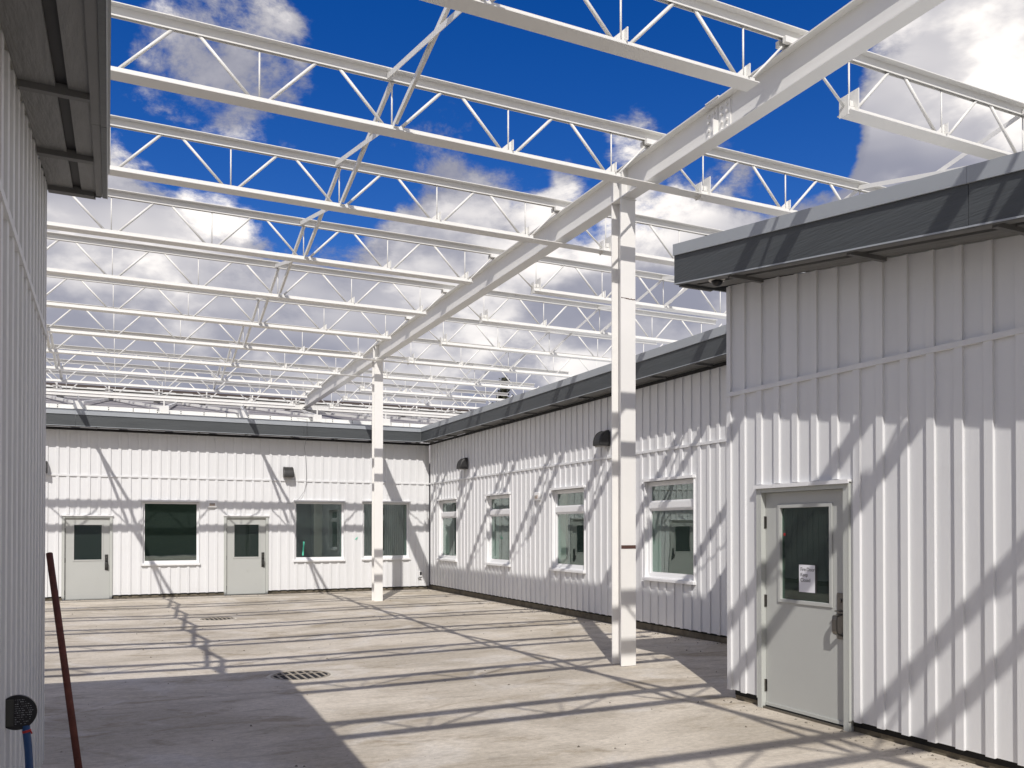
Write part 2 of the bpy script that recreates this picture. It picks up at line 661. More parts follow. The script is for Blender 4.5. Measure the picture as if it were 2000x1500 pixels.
def wall_body(parent, fr, a0, a1, z0, top, openings, name='wall', m=M_SIDING, thick=0.11):
    As = sorted({a0, a1, *[q for o in openings for q in o[:2]]})
    Zs = sorted({z0, *[q for o in openings for q in o[2:4] if q > z0]})
    mb = MB()
    nz = len(Zs)

    def zz(k, a):
        return Zs[k] if k < nz else top(a)

    def filled(i, k):
        if i < 0 or k < 0 or i >= len(As) - 1 or k >= nz:
            return False
        am = (As[i] + As[i + 1]) / 2
        zm = (zz(k, am) + zz(k + 1, am)) / 2
        return not any(o[0] < am < o[1] and o[2] < zm < o[3] for o in openings)

    for i in range(len(As) - 1):
        for k in range(nz):
            if not filled(i, k):
                continue
            b, c = As[i], As[i + 1]
            p = [(b, zz(k, b)), (c, zz(k, c)), (c, zz(k + 1, c)), (b, zz(k + 1, b))]
            mb.quad(*[fr.P(a, 0, z) for a, z in p])
            mb.quad(*[fr.P(a, -thick, z) for a, z in reversed(p)])
            for e, nb in ((0, (i, k - 1)), (1, (i + 1, k)), (2, (i, k + 1)), (3, (i - 1, k))):
                if not filled(*nb):
                    (q0, w0), (q1, w1) = p[e], p[(e + 1) % 4]
                    mb.quad(fr.P(q1, 0, w1), fr.P(q0, 0, w0), fr.P(q0, -thick, w0), fr.P(q1, -thick, w1))
    return mb.build(name, m, parent)


BW, BT = 0.072, 0.023


def battens(parent, fr, positions, z0, band, top, openings, margin=0.0):
    cache = {}
    for a in positions:
        aw0, aw1 = a - BW / 2, a + BW / 2
        for lo, hi in ((z0 - 0.004, band[0]), (band[1], None)):
            hi_ = top(a) - 0.004 if hi is None else hi
            segs = [(lo, hi_)]
            for o in openings:
                if o[0] - margin < aw1 and o[1] + margin > aw0:
                    nz = []
                    for s in segs:
                        if o[3] <= s[0] or o[2] >= s[1]:
                            nz.append(s)
                            continue
                        if o[2] - s[0] > 0.05: nz.append((s[0], o[2]))
                        if s[1] - o[3] > 0.05: nz.append((o[3], s[1]))
                    segs = nz
            for s0, s1 in segs:
                h = round(s1 - s0, 3)
                if h not in cache:
                    o0 = Frame((0, 0, 0), fr.u, fr.n)
                    c = 0.002
                    t = MB()
                    poly = [o0.P(-BW / 2, 0, 0), o0.P(BW / 2, 0, 0), o0.P(BW / 2, BT - c, 0), o0.P(BW / 2 - c, BT, 0), o0.P(-BW / 2 + c, BT, 0), o0.P(-BW / 2, BT - c, 0)]
                    if fr.u.cross(fr.n).z < 0:
                        poly = poly[::-1]
                    t.extrude(poly, (0, 0, h))
                    cache[h] = t.mesh('batten', M_SIDING, Vector((0, 0, 0)))
                share('batten', cache[h], fr.P(a, 0, s0), parent)


def band_trim(parent, fr, a0, a1, z0, z1, openings=()):
    MB().fbox(fr, a0, a1, 0.002, 0.032, z0, z1).build('band_flashing', M_SIDING, parent)


def window(parent, fr, a0, a1, z0, z1, transom=None, lap=None):
    """white frame in a reveal; pane, sill and head flashing are its pieces"""
    d0, d1 = -0.105, -0.045
    fw = 0.055
    mb = MB()
    e = 0.003
    mb.fbox(fr, a0 + e, a0 + fw, d0, d1, z0 + e, z1 - e)
    mb.fbox(fr, a1 - fw, a1 - e, d0, d1, z0 + e, z1 - e)
    mb.fbox(fr, a0 + fw, a1 - fw, d0, d1 + 0.002, z0 + e, z0 + fw + 0.01)
    mb.fbox(fr, a0 + fw, a1 - fw, d0, d1 + 0.002, z1 - fw, z1 - e)
    spans = [(z0 + fw + 0.01, z1 - fw)]
    if transom:
        mb.fbox(fr, a0 + fw, a1 - fw, d0, d1 + 0.012, transom - 0.055, transom + 0.05)
        mb.fbox(fr, a0 + fw, a1 - fw, d0, d1 + 0.004, transom - 0.075, transom - 0.055)
        spans = [(z0 + fw + 0.01, transom - 0.075), (transom + 0.05, z1 - fw)]
        # inner sash beads
        for s0, s1 in spans:
            for b0, b1 in ((a0 + fw, a0 + fw + 0.028), (a1 - fw - 0.028, a1 - fw)):
                mb.fbox(fr, b0, b1, d0 + 0.01, d1 - 0.018, s0, s1)
            mb.fbox(fr, a0 + fw + 0.028, a1 - fw - 0.028, d0 + 0.01, d1 - 0.018, s0, s0 + 0.028)
            mb.fbox(fr, a0 + fw + 0.028, a1 - fw - 0.028, d0 + 0.01, d1 - 0.018, s1 - 0.028, s1)
    w = mb.build('window', M_TRIM, parent)
    for s0, s1 in spans:
        MB().fbox(fr, a0 + fw - 0.005, a1 - fw + 0.005, -0.088, -0.080, s0 - 0.005, s1 + 0.005).build('pane', M_GLASS, w)
    # casing lining the reveal and standing a little proud of the boards
    for c0 in (a0 - 0.012, a1 - 0.002):
        MB().fbox(fr, c0, c0 + 0.014, -0.10, BT + 0.008, z0 - 0.012, z1).build('window_casing', M_TRIM, w)
    s = MB()
    s.fbox(fr, a0 - 0.03, a1 + 0.03, -0.045, BT + 0.045, z0 - 0.06, z0 - 0.012)
    s.fbox(fr, a0 + 0.003, a1 - 0.003, -0.044, BT + 0.02, z0 - 0.012, z0 + 0.004)
    s.build('sill', M_TRIM, w)
    h = MB()
    h.fbox(fr, a0 - 0.03, a1 + 0.03, -0.04, BT + 0.05, z1, z1 + 0.045)
    h.build('head_flashing', M_TRIM, w)
    # plastered lining of the room side, seen through the glass
    j = MB()
    j.fbox(fr, a0 + 0.02, a0 + 0.045, -0.30, -0.112, z0 + 0.02, z1 - 0.02)
    j.fbox(fr, a1 - 0.045, a1 - 0.02, -0.30, -0.112, z0 + 0.02, z1 - 0.02)
    j.fbox(fr, a0 + 0.045, a1 - 0.045, -0.30, -0.112, z0 + 0.02, z0 + 0.045)
    j.build('inner_jamb', M_JAMB, w)
    return w


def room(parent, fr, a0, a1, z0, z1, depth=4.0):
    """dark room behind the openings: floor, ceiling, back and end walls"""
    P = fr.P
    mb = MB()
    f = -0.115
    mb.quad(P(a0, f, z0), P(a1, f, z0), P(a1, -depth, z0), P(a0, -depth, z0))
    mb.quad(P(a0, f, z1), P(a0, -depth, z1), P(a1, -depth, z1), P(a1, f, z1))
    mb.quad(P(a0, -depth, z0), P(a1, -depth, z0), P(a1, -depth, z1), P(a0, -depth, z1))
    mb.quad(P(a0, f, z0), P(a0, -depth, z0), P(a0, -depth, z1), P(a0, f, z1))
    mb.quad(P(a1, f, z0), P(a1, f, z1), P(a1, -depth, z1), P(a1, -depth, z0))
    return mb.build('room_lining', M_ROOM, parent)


def door(parent, fr, a0, a1, z0, z1, hinge_at_a1, glass, label, metal=M_DARKMETAL, big=False):
    """steel door: leaf with lite, frame, hinges, pull handle"""
    fw = 0.055
    l0, l1 = a0 + fw, a1 - fw
    zt = z1 - fw
    g0, g1, gz0, gz1 = glass
    d0, d1 = -0.075, -0.03
    mb = MB()
    mb.fbox(fr, l0 + .003, g0, d0, d1, z0 + 0.025, zt - .003)
    mb.fbox(fr, g1, l1 - .003, d0, d1, z0 + 0.025, zt - .003)
    mb.fbox(fr, g0, g1, d0, d1, z0 + 0.025, gz0)
    mb.fbox(fr, g0, g1, d0, d1, gz1, zt - .003)
    leaf = mb.build('door', M_DOOR, parent)
    leaf['label'] = label
    f = MB()
    f.fbox(fr, a0, l0, -0.11, BT + 0.004, z0, z1)
    f.fbox(fr, l1, a1, -0.11, BT + 0.004, z0, z1)
    f.fbox(fr, l0, l1, -0.11, BT + 0.002, zt, z1)
    f.build('door_frame', M_DFRAME, leaf)
    b = MB()
    t = 0.035
    b.fbox(fr, g0 - t, g0, d1 + .001, d1 + .012, gz0 - t, gz1 + t)
    b.fbox(fr, g1, g1 + t, d1 + .001, d1 + .012, gz0 - t, gz1 + t)
    b.fbox(fr, g0, g1, d1 + .001, d1 + .012, gz0 - t, gz0)
    b.fbox(fr, g0, g1, d1 + .001, d1 + .012, gz1, gz1 + t)
    b.build('pane_frame', M_DOOR, leaf, bevel=0.003)
    MB().fbox(fr, g0 - .004, g1 + .004, -0.056, -0.048, gz0 - .004, gz1 + .004).build('pane', M_DGLASS, leaf)
    h = MB()
    h.fbox(fr, a0 - 0.025, a1 + 0.025, -0.02, BT + 0.03, z1, z1 + 0.02)
    h.fbox(fr, a0 - 0.025, a1 + 0.025, BT + 0.018, BT + 0.03, z1 - 0.015, z1)
    h.build('head_flashing', M_TRIM, leaf)
    for q0, q1 in ((a0 - 0.012, a0 - 0.001), (a1 + 0.001, a1 + 0.012)):
        MB().fbox(fr, q0, q1, 0.001, BT + 0.006, z0 + 0.09, z1).build('casing', M_DFRAME, leaf)
    k = MB()
    k.fbox(fr, l0, l1, -0.11, 0.012, z0, z0 + 0.02)
    k.build('threshold', M_METAL, leaf)
    MB().fbox(fr, l0 + .01, l1 - .01, d1 + .001, d1 + .012, z0 + 0.03, z0 + 0.06).build('door_sweep', M_DFRAME, leaf)
    hx = l1 if hinge_at_a1 else l0
    for zc in (z0 + 0.22, z0 + 1.05, z0 + 1.82):
        hb = MB()
        hb.tube([fr.P(hx, d1 + 0.012, zc - 0.06), fr.P(hx, d1 + 0.012, zc + 0.06)], 0.009, 8)
        hb.fbox(fr, hx - 0.018, hx + 0.018, d1 + 0.0005, d1 + 0.004, zc - 0.058, zc + 0.058)
        hb.build('hinge', M_METAL if big else M_DARKMETAL, leaf)
    s = 1 if hinge_at_a1 else -1
    ha = (l0 + 0.075) if hinge_at_a1 else (l1 - 0.075)
    # escutcheon with lock, thumb lever and bow pull
    e = MB()
    e.fbox(fr, ha - 0.04, ha + 0.04, d1 + .001, d1 + .009, z0 + 0.78, z0 + 1.19)
    hd = e.build('handle', metal, leaf, bevel=0.002)
    p = MB()
    pa = [fr.P(ha, d1 + .009, z0 + 1.00), fr.P(ha, d1 + .075, z0 + 0.985), fr.P(ha, d1 + .08, z0 + 0.96),
          fr.P(ha, d1 + .08, z0 + 0.86), fr.P(ha, d1 + .07, z0 + 0.835), fr.P(ha, d1 + .009, z0 + 0.81)]
    u2 = fr.u * 0.026
    for q, q2 in zip(pa, pa[1:]):
        nn = (q2 - q).cross(fr.u).normalized() * 0.006
        p.hexa([q - u2 - nn, q + u2 - nn, q + u2 + nn, q - u2 + nn, q2 - u2 - nn, q2 + u2 - nn, q2 + u2 + nn, q2 - u2 + nn])
    p.fbox(fr, ha - 0.025, ha + 0.025, d1 + .009, d1 + .055, z0 + 1.025, z0 + 1.035)
    p.build('pull', metal, leaf)
    lk = MB()
    lk.tube([fr.P(ha, d1 + .009, z0 + 1.12), fr.P(ha, d1 + .021, z0 + 1.12)], 0.018, 14)
    lk.build('lock_cylinder', M_METAL, leaf)
    return leaf


def eaves(parent, fr, a0, a1, zb, zt, ov, joints, outl, end_a1=False, strip=True, flash=0.125, zs=0.02):
    """fascia boards, metal flashing, soffit panels between outlookers. zb/zt: functions of a"""
    js = [a0] + [j for j in joints if a0 < j < a1] + [a1]
    g = 0.002
    for p, q in zip(js, js[1:]):
        MB().fbox(fr, p + g, q - g, ov - 0.03, ov, zb(p), zt(p) - flash, zb(q), zt(q) - flash).build('fascia_board', M_FASCIA, parent)
        MB().fbox(fr, p + g, q - g, ov + 0.0005, ov + 0.006, zb(p) - 0.002, zb(p) + 0.010, zb(q) - 0.002, zb(q) + 0.010).build('drip_edge', M_FLASH, parent)
        mb = MB()
        mb.fbox(fr, p + g / 2, q - g / 2, ov + 0.001, ov + 0.018, zt(p) - flash - 0.012, zt(p), zt(q) - flash - 0.012, zt(q))
        mb.fbox(fr, p + g / 2, q - g / 2, ov - 0.16, ov + 0.001, zt(p) - 0.02, zt(p) - 0.001, zt(q) - 0.02, zt(q) - 0.001)
        mb.build('roof_flashing', M_FLASH, parent)
        MB().fbox(fr, p + g, q - g, ov - 0.075, ov - 0.031, zb(p) + 0.006, zb(p) + 0.07, zb(q) + 0.006, zb(q) + 0.07).build('sub_fascia', M_OUTL, parent)
    # drip line under the fascia
    os_ = [a0] + [q for q in outl if a0 < q < a1] + [a1]
    for p, q in zip(os_, os_[1:]):
        w = ov - 0.076
        cuts = [0.0 + BT + 0.002, w * 0.56, w * 0.72, w] if strip else [BT + 0.002, w]
        for n_, (c0, c1) in enumerate(zip(cuts, cuts[1:])):
            isv = strip and n_ == 1
            dz = 0.02 if isv else 0.0
            MB().fbox(fr, p + 0.021, q - 0.021, c0, c1, zb(p) + zs + dz, zb(p) + zs + 0.03, zb(q) + zs + dz, zb(q) + zs + 0.03).build(
                'vent_strip' if isv else 'soffit_panel', M_VENT_SHADE if isv else M_SOFFIT, parent)
    for q in os_:
        MB().fbox(fr, q - 0.019, q + 0.019, BT + 0.003, ov - 0.077, zb(q) + zs - 0.032, zb(q) + zs + 0.028).build('outlooker', M_OUTL, parent)


def plinth(parent, fr, a0, a1, cuts=(), z1=0.085, zlo=-0.3):
    segs = [(a0, a1)]
    for c0, c1 in cuts:
        segs = [t for s in segs for t in ((s[0], min(s[1], c0)), (max(s[0], c1), s[1])) if t[1] - t[0] > 0.02]
    for p, q in segs:
        MB().fbox(fr, p, q, -0.10, -0.035, zlo, z1).build('plinth', M_PLINTH, parent)
        MB().fbox(fr, p, q, -0.10, -0.028, z1, z1 + 0.055).build('gap_strip', M_BLACKGAP, parent)  # black strip stands in for the dark gap under the siding


BAND = (3.125, 3.168)
flat = lambda v: (lambda a: v)

# --- back wing
bb = thing('classroom_wing', (3, 24.4, 0), 'white board-and-batten wing across the back of the courtyard with two grey doors', 'building', 'classroom wings')
D1 = (-1.31, -0.155, -0.095, 2.11)
D2 = (2.645, 3.815, -0.085, 2.13)
BWIN = [(0.575, 1.985, 0.845, 2.495), (4.555, 5.98, 0.885, 2.545), (6.54, 7.975, 0.90, 2.56)]
ops = [D1, D2] + BWIN
opd = [(d[0], d[1], -0.2, d[3]) for d in (D1, D2)]
Z0B = 0.03
wall_body(bb, F_BACK, -9.0, 8.615, Z0B, flat(4.382), opd + BWIN)
bat = [(d[0] - .03, d[1] + .03, -0.2, d[3] + 0.028) for d in (D1, D2)] + [(w[0] - .03, w[1] + .03, w[2] - 0.06, w[3] + 0.045) for w in BWIN]
battens(bb, F_BACK, [-1.635 - BW / 2 + 0.2416 * k for k in range(-14, 43) if -1.635 + 0.2416 * k < 8.56], Z0B, BAND, flat(4.382), bat)
band_trim(bb, F_BACK, -9.0, 8.59, *BAND)
plinth(bb, F_BACK, -9, 8.6, [(d[0], d[1]) for d in (D1, D2)], z1=0.0)
for w in BWIN:
    window(bb, F_BACK, *w)
door(bb, F_BACK, *D1, False, (-1.04, -0.40, 0.965, 1.865), 'left grey door with a dark glazed upper panel')
door(bb, F_BACK, *D2, False, (2.915, 3.57, 0.985, 1.885), 'right grey door with a black glazed upper panel')
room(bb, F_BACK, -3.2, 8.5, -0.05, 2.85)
zbB, ztB = 4.37, 4.80
eaves(bb, F_BACK, -9.0, 8.19, flat(zbB), flat(ztB), 0.47, [-8.2, -4.6, -1.0, 4.72], [-8.0 + 1.245 * k for k in range(13)], strip=False)

# --- far right wing
fb = thing('classroom_wing', (8.6, 16, 0), 'white board-and-batten wing along the right with four narrow transom windows', 'building', 'classroom wings')
FWIN = [(22.03, 23.46, 0.905, 2.60), (18.475, 19.875, 0.905, 2.61), (14.88, 16.28, 0.915, 2.605), (11.28, 12.70, 0.90, 2.605)]
wall_body(fb, F_FAR, 6.97, 24.28, 0.085, flat(4.382), FWIN)
batf = [(w[0] - .03, w[1] + .03, w[2] - 0.06, w[3] + 0.045) for w in FWIN]
battens(fb, F_FAR, [12.794 + BW / 2 + 0.2408 * k for k in range(-22, 48) if 7.1 < 12.794 + 0.2408 * k < 24.27], 0.085, BAND, flat(4.382), batf)
band_trim(fb, F_FAR, 6.97, 24.366, *BAND)
plinth(fb, F_FAR, 6.97, 24.4, z1=0.05)
for w in FWIN:
    window(fb, F_FAR, *w, transom=2.185)
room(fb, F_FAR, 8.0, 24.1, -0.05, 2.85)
eaves(fb, F_FAR, 7.25, 23.93, flat(zbB), flat(ztB), 0.425, [9.6, 13.26, 16.92, 20.58], [8.3 + 1.245 * k for k in range(13)], strip=False)

# --- near right wing
SL = 0.148
nb = thing('classroom_wing', (5.75, 4, 0), 'white board-and-batten wing in the right foreground with a grey fire door', 'building', 'classroom wings')
DN = (5.36, 6.50, 0.0, 2.165)
topN = lambda a: 4.29 - SL * (6.96 - a)
wall_body(nb, F_NEAR, -6.0, 6.96, 0.10, topN, [(DN[0], DN[1], -0.2, DN[3])])
battens(nb, F_NEAR, [5.235 + BW / 2 + 0.2419 * k for k in range(-46, 8) if 5.235 + 0.2419 * k < 6.9 and 5.235 + 0.2419 * k > -5.9],
        0.10, BAND, topN, [(DN[0] - .03, DN[1] + .03, -0.2, DN[3] + 0.028)])
MB().fbox(F_NEAR, 6.905, 6.962, 0.001, 0.024, 0.095, topN(6.9) - 0.01).build('corner_board', M_SIDING, nb)
band_trim(nb, F_NEAR, -6.0, 6.962, *BAND)
plinth(nb, F_NEAR, -6.0, 6.90, [(DN[0] - 0.0, DN[1])], z1=0.045)
door(nb, F_NEAR, *DN, True, (5.62, 6.235, 1.085, 1.955), 'grey fire door with a paper notice behind its glass', M_METAL, True)
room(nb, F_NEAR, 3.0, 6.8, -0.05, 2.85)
# end wall turning the corner and the roofs
F_NEND = Frame((5.75, 6.96, 0), (1, 0, 0), (0, 1, 0))
wall_body(nb, F_NEND, 0.112, 2.86, 0.10, flat(4.36), [], name='end_wall')
zbN = lambda a: 4.305 - SL * (7.2 - a)
ztN = lambda a: 4.722 - SL * (7.2 - a)
eaves(nb, F_NEAR, -6.0, 7.2, zbN, ztN, 0.51, [-3.0, 0.2, 3.85], [-5 + 1.245 * k for k in range(1, 9)] + [6.42], flash=0.105)


def end_fascia(parent, fr, x0, x1, y, zb, zt, sgn):
    """short return of the fascia at the roof end; runs along X"""
    mb = MB().box(x0, x1, y - 0.03, y, zb, zt - 0.105)
    mb.build('end_fascia', M_FASCIA, parent)
    MB().box(x0, x1, y + 0.001, y + 0.018, zt - 0.117, zt).build('end_flashing', M_FLASH, parent)


end_fascia(nb, None, 5.272, 9.0, 7.203, 4.305, 4.722, 1)
MB().box(5.275, 5.74, 7.125, 7.171, 4.325, 4.375).build('end_outlooker', M_OUTL, nb)
MB().hexa([(5.27, -6, ztN(-6) - 0.06), (8.9, -6, ztN(-6) - 0.06), (8.9, 7.17, ztN(7.17) - 0.06), (5.27, 7.17, ztN(7.17) - 0.06),
           (5.27, -6, ztN(-6) - 0.022), (8.9, -6, ztN(-6) - 0.022), (8.9, 7.17, ztN(7.17) - 0.022), (5.27, 7.17, ztN(7.17) - 0.022)]).build('roof', M_ROOF, nb)
MB().hexa([(5.775, 6.98, 4.345), (8.19, 6.98, 4.345), (8.19, 7.165, 4.39), (5.775, 7.165, 4.39),
           (5.775, 6.98, 4.40), (8.19, 6.98, 4.40), (8.19, 7.165, 4.42), (5.775, 7.165, 4.42)]).build('end_soffit', M_SOFFIT, nb)
MB().box(8.215, 16, 7.23, 23.9, 4.70, 4.77).build('roof', M_ROOF, fb)
RS = 0.171
GR0, GRS = 5.06, 0.176
rz = lambda y: GR0 + GRS * (y - 25.3)


def slab(x0, x1, y0, z0, y1, z1, t):
    return MB().hexa([(x0, y0, z0 - t), (x1, y0, z0 - t), (x1, y1, z1 - t), (x0, y1, z1 - t), (x0, y0, z0), (x1, y0, z0), (x1, y1, z1), (x0, y1, z1)])


slab(-9, 16, 23.96, 4.775, 25.27, 4.98, 0.05).build('roof', M_ROOF, bb)
slab(-9, 16, 25.31, rz(25.31) - .012, 31.2, rz(31.2) - .012, 0.05).build('roof_membrane', M_MEMB, bb)
xs_ = [-9 + 2.44 * k for k in range(11)]
for p, q in zip(xs_, xs_[1:]):
    MB().box(p + .003, q - .003, 25.27, 25.30, 4.9, 5.085).build('upstand_panel', M_ROOF, bb)
mb = MB()
for k in range(41):
    for z in (5.005, 5.06):
        x = -8.8 + 0.61 * k
        mb.box(x - .012, x + .012, 25.262, 25.269, z - .012, z + .012)
tag(mb.build('screw_heads', M_DARKMETAL, bb), kind='stuff')
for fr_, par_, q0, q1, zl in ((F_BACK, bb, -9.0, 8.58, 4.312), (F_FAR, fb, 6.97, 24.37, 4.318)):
    MB().fbox(fr_, q0, q1, BT + .001, BT + .012, zl, 4.379).build('eave_shade_strip', M_VENT_SHADE, par_)  # black strip painting in the shade below the soffit, no real vent

# --- left wing
lb = thing('classroom_wing', F_LEFT.P(-3, 0, 0), 'white board-and-batten wing at the left edge, in shade under a dark eave', 'building', 'classroom wings')
topL = lambda a: 4.265 + SL * a
wall_body(lb, F_LEFT, -12.5, 0.0, 0.10, topL, [])
battens(lb, F_LEFT, [-0.16 - 0.2419 * k for k in range(0, 50)], 0.10, BAND, topL, [])
MB().fbox(F_LEFT, -0.055, 0.002, 0.001, 0.024, 0.095, topL(0) - 0.01).build('corner_board', M_SIDING, lb)
band_trim(lb, F_LEFT, -12.5, 0.002, *BAND)
plinth(lb, F_LEFT, -12.5, -0.02, z1=0.045)
F_LEND = Frame(F_LEFT.P(0, -0.112, 0), -F_LEFT.n, F_LEFT.u)
wall_body(lb, F_LEND, 0.0, 7.0, 0.10, flat(4.33), [], name='end_wall')
zbL = lambda a: 4.25 - SL * (0.10 - a)
ztL = lambda a: 4.56 - SL * (0.10 - a)
eaves(lb, F_LEFT, -12.5, 0.10, zbL, ztL, 0.415, [-9, -5.4, -1.8], [-11.0 + 1.25 * k for k in range(1, 9)] + [-0.98], flash=0.105)
P = F_LEFT.P
mb = MB()
mb.fbox(F_LEFT, 0.072, 0.102, -7, 0.374, 4.25, 4.455)
mb.build('end_fascia', M_FASCIA, lb)
MB().fbox(F_LEFT, 0.103, 0.12, -7.0, 0.422, 4.443, 4.56).build('end_flashing', M_FLASH, lb)
MB().fbox(F_LEFT, 0.03, 0.068, BT + 0.003, 0.329, 4.23, 4.29).build('end_outlooker', M_OUTL, lb)
mb = MB()
mb.hexa([P(-12.5, 0.402, ztL(-12.5) - .06), P(0.07, 0.402, ztL(.07) - .06), P(0.07, -7, ztL(.07) - .06), P(-12.5, -7, ztL(-12.5) - .06),
         P(-12.5, 0.402, ztL(-12.5) - .022), P(0.07, 0.402, ztL(.07) - .022), P(0.07, -7, ztL(.07) - .022), P(-12.5, -7, ztL(-12.5) - .022)])
mb.build('roof', M_ROOF, lb)

# --- west wing, hidden behind the left wing but mirrored in the glass
F_WEST = Frame((-9.2, 0, 0), (0, 1, 0), (1, 0, 0))
wb = thing('classroom_wing', (-9.2, 16, 0), 'white board-and-batten wing in shade, mirrored in the fire door glass', 'building', 'classroom wings')
wall_body(wb, F_WEST, 3.0, 24.2, 0.085, flat(4.382), [])
battens(wb, F_WEST, [3.3 + 0.2419 * k for k in range(86)], 0.085, BAND, flat(4.382), [])
band_trim(wb, F_WEST, 3.0, 24.2, *BAND)
plinth(wb, F_WEST, 3.0, 24.2, z1=0.05)
eaves(wb, F_WEST, 3.0, 24.1, flat(zbB), flat(ztB), 0.47, [6.6, 10.2, 13.8, 17.4, 21.0], [4 + 2.49 * k for k in range(9)], strip=False)
MB().box(-16, -8.77, 3.0, 24.0, 4.70, 4.77).build('roof', M_ROOF, wb)

# ------------------------------------------------------------------ steel frame
GX = 6.0                                    # centre line of the girder
GZ0, GZ1 = 6.07, 6.47
gir = thing('steel_girder', (GX, 12, GZ0), 'white steel girder running from the top right corner back over both columns', 'girder')
MB().box(GX - .095, GX + .095, -8, 30.24, GZ0, GZ0 + 0.016).build('bottom_flange', M_STEEL, gir)
MB().box(GX - .095, GX + .095, -8, 30.24, GZ1 - 0.016, GZ1).build('top_flange', M_STEEL, gir)
MB().box(GX - .006, GX + .006, -8, 7.402, GZ0 + .016, GZ1 - .016).build('web', M_STEEL, gir)
MB().box(GX - .006, GX + .006, 7.410, 30.24, GZ0 + .016, GZ1 - .016).build('web', M_STEEL, gir)
MB().box(GX - .105, GX + .105, 7.30, 7.52, GZ1 + .001, GZ1 + .014).build('splice_plate', M_STEEL, gir)
for s in (-1, 1):
    x0, x1 = sorted((GX + s * .0065, GX + s * .017))
    pl = MB().box(x0, x1, 7.20, 7.398, GZ0 + .03, GZ1 - .04).build('splice_plate', M_STEEL, gir)
    pl2 = MB().box(x0, x1, 7.414, 7.61, GZ0 + .03, GZ1 - .04).build('splice_plate', M_STEEL, gir)
    for q, ys in ((pl, (7.25, 7.34)), (pl2, (7.47, 7.56))):
        for yb in ys:
            for zb_ in (6.14, 6.22, 6.31, 6.38):
                xo = GX + s * .017
                MB().tube([(xo, yb, zb_), (xo + s * .022, yb, zb_)], 0.016, 6).build('bolt', M_STEEL, q)
    x0, x1 = sorted((GX + s * .0065, GX + s * .088))
    MB().box(x0, x1, 7.40, 7.412, GZ0 + .017, GZ0 + .2).build('end_plate', M_STEEL, gir)
COLY = [(9.36, 'white steel column nearest the viewer, standing free in front of the right wing', 0.0),
        (20.95, 'far white steel column standing before the back wing', -0.065)]
for yc, lab, zg in COLY:
    for s in (-1, 1):
        for yy in (yc - 0.1, yc + 0.1):
            x0, x1 = sorted((GX + s * .0065, GX + s * .092))
            MB().box(x0, x1, yy - .006, yy + .006, GZ0 + .017, GZ1 - .017).build('stiffener', M_STEEL, gir)
    c = thing('steel_column', (GX, yc, zg), lab, 'column', 'steel columns')
    hw, hd = 0.112, 0.115
    ztop = GZ0 - 0.016
    MB().box(GX - hw, GX + hw, yc - hd, yc - hd + 0.014, zg - .02, ztop).build('front_flange', M_COLUMN, c)
    MB().box(GX - hw, GX + hw, yc + hd - 0.014, yc + hd, zg - .02, ztop).build('back_flange', M_COLUMN, c)
    MB().box(GX - .006, GX + .006, yc - hd + .014, yc + hd - .014, zg - .02, ztop).build('web', M_COLUMN, c)
    MB().box(GX - hw - .01, GX + hw + .01, yc - hd - .012, yc + hd + .012, ztop + .001, GZ0 - .001).build('cap_plate', M_COLUMN, c)
    if yc < 15:
        MB().box(GX - hw + .001, GX + hw - .001, yc - hd - .003, yc - hd - .0005, 1.50, 1.545).build('weld_band', M_SEAM, c)
        mb = MB()
        for k in range(9):
            xx = GX - hw + .004 + k * .0242
            mb.box(xx, xx + .022, yc - hd - .002, yc - hd - .0004, 4.757 + random.uniform(-.004, .004) - .004 * k / 3, 4.766 + random.uniform(-.002, .006) - .004 * k / 3)
        mb.build('weld_seam', M_SEAM, c)

JZT, JZB = 6.64, 5.99
NODE0, PAN = 2.63, 1.372
JX0, JX1 = NODE0 - 5 * PAN - 0.4, NODE0 + 7 * PAN + 0.4


